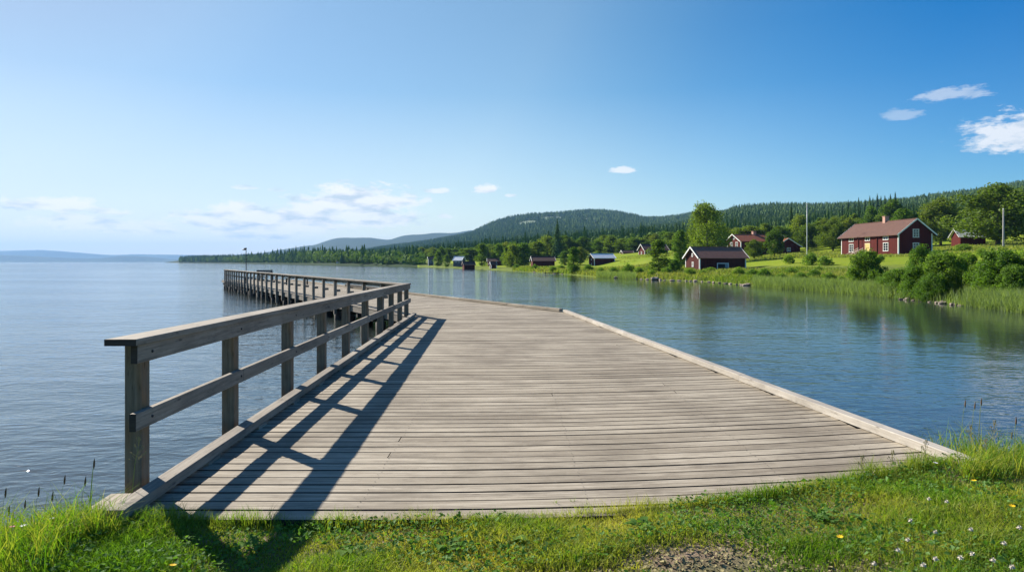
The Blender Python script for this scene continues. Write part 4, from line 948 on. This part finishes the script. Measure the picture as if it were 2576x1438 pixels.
# ------------------------------------------------------------------ foreground grass
def fore(n, fx, H, W, lean, name, label, tf, mat='grass_blade', keepf=None):
    X, Y = fx(n); 
    k = np.ones(len(X), bool) if keepf is None else keepf(X, Y)
    X, Y = X[k], Y[k]; n = len(X); z = gz(X, Y)
    Hh = H(X, Y, n)
    return blade_obj(name, label, 'grass', np.stack([X, Y, z - .01], -1), Hh, W(n), lean(n), mat, tf(X, Y, n))
def ff(X, Y, s_): return np.sin(X * 2.3 * s_ + 1.1 * np.sin(Y * 1.9 * s_)) * np.cos(Y * 3.1 * s_ + .8 * np.sin(X * 2.7 * s_))
def soilmask(X, Y): return 1.1 * np.exp(-(((X - 1.0) / .38) ** 2 + ((Y - 3.64) / .2) ** 2)) + .6 * np.exp(-(((X - .3) / .35) ** 2 + ((Y - 3.5) / .12) ** 2)) + .5 * np.exp(-(((X - 1.75) / .4) ** 2 + ((Y - 3.45) / .12) ** 2))
def strip(n):
    X = RNG.uniform(-5.2, 6.2, n); top = np.where((X > -2.6) & (X < 3.65), edge_y(X) + .0, shore_near(X) + .05)
    Y = 2.9 + RNG.uniform(0, 1, n) * (top - 2.9); return X, Y
def edgew(X, Y): return np.clip((X - 1.6) / 2.2, 0, 1) + np.clip((-2.0 - X) / 1.2, 0, 1)
def Hg(X, Y, n):
    h = .035 + .05 * np.clip(ff(X, Y, 1) + .6 + .5 * ff(X + 5, Y + 1, 2.4), 0, 2) * RNG.uniform(.4, 1.2, n) + .06 * edgew(X, Y) * RNG.uniform(.2, 1.2, n)
    return h * np.clip(1.1 - soilmask(X, Y), .25, 1) * np.where((X > 3.2) & (X < 3.95) & (Y > 4.85), .45, 1)
def Tg(X, Y, n): return np.clip(.30 + .22 * np.exp(-((X - .4) / 1.7) ** 2) + .28 * ff(X, Y, .8) + .25 * ff(X + 3, Y, 2.2) + .5 * soilmask(X, Y) + .15 * np.exp(-((X - .6) / 1.2) ** 2) + RNG.normal(0, .16, n), 0, 1)
fore(165000, strip, Hg, lambda n: RNG.uniform(.003, .0075, n), lambda n: RNG.uniform(.2, 1.1, n), 'foreground_grass', 'short green grass at the foot of the pier', Tg, keepf=lambda X, Y: RNG.uniform(size=len(X)) > soilmask(X, Y) * 1.05)
def edge_s(n):
    X = RNG.uniform(-2.7, 3.7, n); Y = edge_y(X) - np.abs(RNG.normal(0, .05, n)) + .01; return X, Y
fore(9000, edge_s, lambda X, Y, n: (.085 + .08 * np.clip(ff(X, Y, 2.5), 0, 1) + .05 * edgew(X, Y) * (X < 2.8)) * RNG.uniform(.4, 1.3, n), lambda n: RNG.uniform(.002, .0045, n), lambda n: RNG.uniform(.1, .8, n), 'edge_grass', 'longer grass growing up against the first deck plank', Tg)
def corner(n):
    k = n // 2; X = np.concatenate([RNG.uniform(-4.6, -2.4, k), RNG.uniform(3.72, 6.0, n - k)]); Y = np.where(X < 0, RNG.uniform(3.5, 5.2, n), RNG.uniform(4.4, 6.5, n)); return X, Y
fore(12000, corner, lambda X, Y, n: RNG.uniform(.10, .44, n) ** 1.2, lambda n: RNG.uniform(.003, .007, n), lambda n: RNG.uniform(.15, 1.1, n), 'tall_corner_grass', 'tall loose grass at both front corners of the pier', lambda X, Y, n: np.clip(Tg(X, Y, n) + RNG.normal(.1, .28, n), 0, 1), keepf=lambda X, Y: ((X < 0) | (Y > edge_y(X) - .5) | (RNG.uniform(size=len(X)) < .3)) & ~((X > -2.75) & (X < 3.7) & (Y > edge_y(X) + .02)))
def ends(n):
    c = np.array([(3.56, 5.16, .13), (3.44, 5.02, .10), (3.74, 5.30, .14), (-2.46, 4.04, .10), (-2.62, 3.98, .14), (-2.80, 4.15, .14)])[RNG.integers(0, 6, n)]
    return c[:, 0] + RNG.normal(0, 1, n) * c[:, 2] * .7, c[:, 1] + RNG.normal(0, 1, n) * c[:, 2] * .5
fore(1900, ends, lambda X, Y, n: RNG.uniform(.08, .27, n), lambda n: RNG.uniform(.003, .006, n), lambda n: RNG.uniform(.2, 1.1, n), 'kerb_end_grass', 'wild grass tufts growing over both kerb ends of the pier', lambda X, Y, n: RNG.uniform(.1, .9, n))
# small round clover leaves between the blades
X, Y = strip(26000); k = (ff(X + 1, Y + 2, 1.3) > -.15) & (soilmask(X, Y) < .3); X, Y = X[k], Y[k]; n = len(X)
C = np.stack([X, Y, gz(X, Y) + RNG.uniform(.03, .085, n)], -1); me = leafmesh('clover', C, np.tile([0, 0, 1.6], (n, 1)), .024, 'weed_leaf')
tag(link('clover_leaves', me), 'small round clover leaves among the foreground grass', 'clover', kind='stuff')
X, Y = strip(5000); k = (soilmask(X, Y) > .12); X, Y = X[k], Y[k]; n = len(X)
X2 = RNG.uniform(-.2, 2.2, 2500); Y2 = RNG.uniform(3.3, 3.8, 2500); k = soilmask(X2, Y2) > .15; X2, Y2 = X2[k], Y2[k]; n = len(X2)
C = np.stack([X2, Y2, gz(X2, Y2) + RNG.uniform(.003, .02, n)], -1); me = leafmesh('litter', C, np.tile([0, 0, 1.5], (n, 1)), .022, 'straw')
tag(link('dry_litter', me), 'dry straw and dead leaves on the bare soil patch', 'litter', kind='stuff')
# broad-leaved weeds
def rosette(x, y, r, label, seed):
    g = random.Random(seed); b = MB(); z = float(gz(x, y))
    for i in range(g.randint(7, 11)):
        a = i * 2.4 + g.uniform(-.3, .3); L = r * g.uniform(.6, 1.1); w = L * .2; d = Vector((math.cos(a), math.sin(a), 0)); p_ = Vector((-d.y, d.x, 0)); li = g.uniform(.25, .6)
        pr_ = [(0, .15, 0), (.35, .9, li * .5), (.65, 1., li * .75), (1.0, .08, li * .55)]; vs = []
        for s_, ww, zz in pr_: c = d * L * s_ + Vector((0, 0, zz * L + .01)); vs += [c - p_ * w * ww + Vector((0, 0, .1 * w)), c, c + p_ * w * ww + Vector((0, 0, .1 * w))]
        b.shared(vs, [(3 * k_ + j, 3 * k_ + j + 1, 3 * k_ + j + 4, 3 * k_ + j + 3) for k_ in range(3) for j in (0, 1)])
    o = b.build('plantain_weed', 'weed_leaf', smooth=True); o.location = (x, y, z); tag(o, label, 'weed', 'broad leaved weeds in the foreground grass')
for i, (x, y, r, lab) in enumerate(((-.05, 3.95, .15, 'largest broad leaved weed in the grass just before the deck edge'), (.14, 3.86, .13, 'broad leaved weed touching the right side of the largest one'), (-.38, 3.9, .12, 'broad leaved weed left of the two big weeds'), (.78, 4.1, .11, 'broad leaved weed close to the plank edge right of centre'), (-.9, 3.8, .11, 'leafy weed among clover left of centre'), (-1.5, 3.9, .10, 'leafy weed near the shadow of the railing'), (1.9, 4.25, .12, 'leafy weed before the right part of the deck edge'), (2.6, 4.3, .11, 'leafy weed among the white clover flowers'))): rosette(x, y, r, lab, 50 + i)
# tufts in the plank gap
for i, (px, py, lab) in enumerate(((1397, 1263, 'tiny grass tuft in a plank gap, left of two'), (1440, 1262, 'tiny grass tuft in a plank gap, right of two'))):
    Z = 1.6 * F0 / (py - HY); X = at(px, Z); n = 9; P0 = np.tile([0, 0, -.03], (n, 1)) + RNG.normal(0, .008, (n, 3)) * [1, .5, 0]
    V, F = blades(P0, RNG.uniform(.05, .09, n), np.full(n, .004), RNG.uniform(.3, 1.2, n)); o = link('grass_tuft', npmesh('grass_tuft', V, F, 'grass_blade', tint=np.full(n * 5, .3))); o.location = (X, Z, DECK); tag(o, lab, 'grass tuft')
# clover flowers
fl = [(2350, 1405), (2285, 1365), (2440, 1395), (2490, 1410), (2430, 1335), (2320, 1420), (2355, 1350), (2390, 1262), (2345, 1255), (2520, 1370), (2410, 1400), (2250, 1385), (2300, 1310), (2545, 1425), (2210, 1420), (2560, 1320)]
b = MB(); g = random.Random(3)
for q in range(46):
    a = g.uniform(0, 6.28); c = g.uniform(-.3, 1); s_ = math.sqrt(max(0, 1 - c * c)); d = Vector((s_ * math.cos(a), s_ * math.sin(a), c)); p_ = d.cross(Vector((0, 0, 1.01))).normalized()
    b.shared([d * .004 - p_ * .003, d * .004 + p_ * .003, d * .0125 + Vector((0, 0, .001))], [(0, 1, 2)])
b.tube([(0, 0, -.003), (0, 0, .003), (0, 0, .006)], [.004, .007, .002], 6)
head = b.mesh('clover_head', 'clover_white'); b = MB(); b.tube([(0, 0, 0), (.004, 0, .5), (0, .0, 1)], [.0016, .0014, .0012], 5); stemm = b.mesh('flower_stem', 'weed_leaf')
pet = {}
for nm, mt in (('yellow', 'petal_yellow'), ('white', 'petal_white'), ('pink', 'petal_pink')):
    b = MB()
    for q in range(10):
        a = 2 * PI * q / 10; d = Vector((math.cos(a), math.sin(a), .25)); p_ = Vector((-d.y, d.x, 0)); b.shared([(0, 0, 0), tuple(d * .009 - p_ * .003), tuple(d * .015), tuple(d * .009 + p_ * .003)], [(0, 1, 2, 3)])
    pet[nm] = b.mesh('petals_' + nm, mt)
def flower(x, y, h, hm, name, label, cat, group, sc=1.0):
    z = float(gz(x, y)); e = empty(name, (x, y, z)); e.rotation_euler = (random.uniform(-.15, .15), random.uniform(-.15, .15), random.uniform(0, 6)); tag(e, label, cat, group)
    s_ = link('stem', stemm, e); s_.scale = (1, 1, h); f = link('flower_head', hm, e); f.location = (0, 0, h); f.scale = (sc,) * 3
fl.sort()
for i, (px, py) in enumerate(fl):
    h = random.uniform(.10, .16); Z = (EYE - .72 - h) * F0 / (py - HY); flower(at(px, Z), Z, h, head, 'clover_flower', f'round white clover flower in the right foreground grass, {ordn[i]} from the left', 'flower', 'white clover flowers in the right foreground', 1.25)
for (px, py, c, lab) in ((2545, 1290, 'yellow', 'yellow flower near the right edge of the grass'), (2460, 1232, 'yellow', 'small yellow flower in the shaded right grass'), (2345, 1180, 'white', 'white flower by the right end of the deck'), (98, 1368, 'yellow', 'yellow flower at the lower left bank'), (60, 1392, 'white', 'white flower lowest on the left bank'), (135, 1378, 'white', 'white flower beside the lower left stalks'), (28, 1400, 'pink', 'dark pink flower at the left bottom corner'), (425, 1418, 'yellow', 'yellow flower in the grass below the railing shadow'), (2120, 1375, 'yellow', 'tiny yellow flower right of the bare soil')):
    h = .14 if px > 300 else .2; zb = .66 if px > 300 else .42; Z = (EYE - zb - h) * F0 / (py - HY)
    if px < 300: h = .11; Z = 4.0 + (1400 - py) * .004
    flower(at(px, Z), Z, h, pet[c], 'wild_flower', lab, 'flower', 'single wild flowers in the grass', 1.3 if px > 300 else 1.5)
# seed stalks
b = MB(); b.tube([(0, 0, 0), (.01, 0, .4), (.05, 0, .85), (.08, 0, 1.0)], [.0035, .003, .0022, .0015], 5); sm = b.mesh('stalk_stem', 'reed_green')
b = MB(); b.tube([(0, 0, -.03), (0, 0, -.012), (.002, 0, .012), (.004, 0, .035)], [.002, .006, .005, .001], 7); seedm = b.mesh('seed_head', 'seed_brown')
b = MB(); g = random.Random(4)
for q in range(26):
    z = g.uniform(-.1, .05); a = g.uniform(0, 6.28); L = (.06 - z) * .35; b.beam((0, 0, z), (math.cos(a) * L, math.sin(a) * L, z + .03), .0015, .0015); b.beam((math.cos(a) * L, math.sin(a) * L, z + .03), (math.cos(a) * L * 1.1, math.sin(a) * L * 1.1, z + .038), .004, .004)
panm = b.mesh('panicle', 'straw')
st = [(12, 1240, 0), (22, 1285, 0), (95, 1238, 0), (62, 1268, 0), (78, 1305, 0), (160, 1208, 0), (238, 1165, 0), (212, 1212, 0), (346, 1128, 1), (52, 1320, 0), (150, 1292, 0), (130, 1250, 0), (2427, 1015, 0), (2452, 1020, 0), (2473, 1012, 0), (2500, 1080, 1), (2545, 1095, 0), (2440, 1090, 1), (2330, 1130, 1), (2245, 1180, 1), (2170, 1195, 1), (2560, 1060, 0), (2480, 1125, 1)]
for i, (px, py, kd) in enumerate(sorted(st)):
    if px < 400: Y = random.uniform(4.2, 4.75)
    elif px > 2380: Y = random.uniform(5.0, 5.9)
    elif px > 2000: Y = float(edge_y(at(px, 5.1))) - .05
    else: Y = 4.22
    X = at(px, Y); z = float(gz(X, Y)); H = hz(py, Y) - z
    if H < .08: H = .12
    e = empty('grass_stalk', (X - .08 * H, Y, z), random.uniform(-.5, .5)); side = 'left' if px < 1300 else 'right'
    cnt[side + 'st'] = cnt.get(side + 'st', 0) + 1
    tag(e, f'{"feathery" if kd else "narrow brown"} seed stalk at the {side} of the pier, {ordn[cnt[side + "st"] - 1]} from left', 'grass stalk', f'seed stalks at the {side} end of the pier')
    s_ = link('stem', sm, e); s_.scale = (H, 1, H); f = link('seed_head', panm if kd else seedm, e); f.location = (.08 * H, 0, H)
# ------------------------------------------------------------------ haze, sky, sun, camera
b = MB(); b.box(-14500, 14500, -80, 12300, -5, 330); t = NT('haze')
vol = t.n('ShaderNodeVolumePrincipled', {'Color': (.27, .50, .88, 1), 'Density': 8.5e-5, 'Anisotropy': .2})
M['haze'] = t.out(None, vol); o = b.build('haze', 'haze'); tag(o, 'thin blue air haze over the whole lake', 'haze', kind='stuff')
SUN_EL = math.radians(30.5); SUN_AZ = math.radians(-45.5)      # azimuth from +Y towards +X
w = bpy.data.worlds.new('World'); SC.world = w; w.use_nodes = True
t = NT(tree=w.node_tree)
sky = t.n('ShaderNodeTexSky', {}, out=None, sky_type='NISHITA', sun_disc=False, sun_elevation=SUN_EL, sun_rotation=SUN_AZ, altitude=100, air_density=1.0, dust_density=.2, ozone_density=2.0)
skc = t.n('ShaderNodeHueSaturation', {'Color': sky.outputs[0], 'Saturation': 1.25, 'Value': 1.0, 'Fac': 1.0, 'Hue': .5})
d = t.t_out('ShaderNodeTexCoord', 'Generated'); sx = t.n('ShaderNodeSeparateXYZ', {0: d}, out=None)
sdv = (math.sin(SUN_AZ) * math.cos(SUN_EL), math.cos(SUN_AZ) * math.cos(SUN_EL), math.sin(SUN_EL))
dt = t.t.nodes.new('ShaderNodeVectorMath'); dt.operation = 'DOT_PRODUCT'; t._set(dt.inputs[0], d); dt.inputs[1].default_value = sdv
ang = t.m('MULTIPLY', t.m('ARCCOSINE', dt.outputs['Value']), 180 / PI / 100)
grade = t.ramp(ang, [(.0, (.50, .54, .56)), (.13, (.52, .56, .58)), (.28, (.60, .65, .68)), (.45, (.86, .84, .78)), (.54, (.84, .86, .82)), (.62, (.74, .86, .88)), (.80, (.50, .77, .93))])
skc = t.mix(1.0, skc, grade, 'MULTIPLY')
deep = t.m('MULTIPLY', t.mapr(ang, .46, .72), t.mapr(t.m('ARCSINE', sx.outputs[2]), .06, .32))
skc = t.mix(deep, skc, t.mix(1.0, skc, (.05, .72, .98), 'MULTIPLY'))
bst = t.m('MULTIPLY', t.mapr(t.m('ARCSINE', sx.outputs[2]), .10, .36), t.m('MULTIPLY', t.mapr(ang, .04, .22), t.mapr(ang, .58, .26)))
skc = t.mix(bst, skc, t.mix(1.0, skc, (1.9, 1.5, 1.2), 'MULTIPLY'))
veil = t.m('MULTIPLY', t.mapr(t.m('ARCSINE', sx.outputs[2]), .24, .0), t.mapr(ang, .75, .25))
skc = t.mix(t.m('MULTIPLY', veil, .9), skc, (6.0, 6.2, 6.25))
az = t.m('ARCTAN2', sx.outputs[0], sx.outputs[1]); el = t.m('ARCSINE', sx.outputs[2])
def px2(x, y): X = (x - CX) / F0; Zz = (HY - y) / F0; return math.atan2(X, 1), math.asin(Zz / math.sqrt(X * X + 1 + Zz * Zz))
clouds = [(590, 556, 120, 34, 1), (720, 560, 190, 36, 1), (900, 512, 150, 36, 1), (930, 550, 130, 26, .9), (660, 585, 130, 20, .8), (120, 516, 120, 18, 1), (270, 533, 60, 12, .9), (210, 562, 120, 20, .85), (340, 575, 130, 18, .8), (1100, 481, 38, 7, .8), (1225, 477, 36, 13, .95), (1284, 492, 22, 6, .7), (1565, 429, 32, 9, .8), (1118, 545, 22, 7, .7), (620, 472, 34, 6, .6), (700, 478, 26, 6, .5), (2570, 340, 150, 42, .85), (2400, 240, 99, 20, .42), (2260, 290, 55, 14, .3), (1064, 507, 16, 8, .7)]
nv = t.n('ShaderNodeCombineXYZ', {0: az, 1: t.m('MULTIPLY', el, 2.6), 2: 0.0})
n1 = t.noise(nv, 22, 9, .62); n2 = t.noise(nv, 85, 6, .65)
warp = t.m('ADD', t.m('MULTIPLY', t.m('SUBTRACT', n1, .5), 2.6), t.m('MULTIPLY', t.m('SUBTRACT', n2, .5), 1.5))
dens = None; low = None
for (x, y, rx, ry, a) in clouds:
    ca, ce = px2(x, y); ra = rx / F0 / (1 + ((x - CX) / F0) ** 2); re = ry / F0 / math.sqrt(1 + ((x - CX) / F0) ** 2)
    dy = t.m('DIVIDE', t.m('SUBTRACT', el, ce), re); dyy = t.m('MULTIPLY', dy, t.mapr(dy, -.3, .3, 1.35, .9))
    r2_ = t.m('ADD', t.m('POWER', t.m('ABSOLUTE', t.m('DIVIDE', t.m('SUBTRACT', az, ca), ra)), 2.), t.m('POWER', t.m('ABSOLUTE', dyy), 2.))
    v = t.m('MULTIPLY', t.mapr(t.m('ADD', t.m('SUBTRACT', 1., t.m('SQRT', r2_)), warp), -.05 - (.22 if rx > 100 else 0), .40 - (.15 if rx > 100 else 0)), a)
    dens = v if dens is None else t.m('MAXIMUM', dens, v)
nsh = t.noise(t.n('ShaderNodeCombineXYZ', {0: az, 1: t.m('MULTIPLY', t.m('ADD', el, .006), 3.4), 2: 3.0}), 20, 5, .55)
ccol = t.mix(t.mapr(nsh, .47, .64), (7.3, 7.3, 7.3), (4.3, 5.0, 5.7))
fac = t.m('MULTIPLY', dens, .93, clamp=True)
colr = t.mix(fac, skc, ccol)
bg = t.n('ShaderNodeBackground', {'Color': colr, 'Strength': .069})
t.t.links.new(bg, t.t.nodes.new('ShaderNodeOutputWorld').inputs[0])
L = bpy.data.lights.new('sun', 'SUN'); L.energy = 4.6; L.angle = math.radians(.5); L.color = (1.0, .93, .82)
lo = bpy.data.objects.new('sun', L); COL.objects.link(lo)
sd = Vector((math.sin(SUN_AZ) * math.cos(SUN_EL), math.cos(SUN_AZ) * math.cos(SUN_EL), math.sin(SUN_EL)))
lo.rotation_euler = (-sd).to_track_quat('-Z', 'Y').to_euler(); lo.location = sd * 100
cam = bpy.data.cameras.new('camera'); cam.lens = 24; cam.sensor_width = 36; cam.clip_start = .05; cam.clip_end = 40000
cam.shift_y = -60.5 / 2576
co = bpy.data.objects.new('camera', cam); COL.objects.link(co); co.location = (0, 0, EYE); co.rotation_euler = (PI / 2, 0, 0); SC.camera = co
SC.view_settings.view_transform = 'Standard'; SC.view_settings.look = 'None'; SC.view_settings.exposure = 1.1; SC.view_settings.gamma = 1
cy = SC.cycles; cy.use_denoising = True; cy.max_bounces = 8; cy.diffuse_bounces = 3; cy.glossy_bounces = 3; cy.transmission_bounces = 4; cy.transparent_max_bounces = 12; cy.volume_bounces = 0
cy.sample_clamp_indirect = 4; cy.caustics_reflective = False; cy.caustics_refractive = False
try: cy.denoiser = 'OPENIMAGEDENOISE'
except Exception: pass
print('trees', NTREE, 'objects', len(bpy.data.objects))
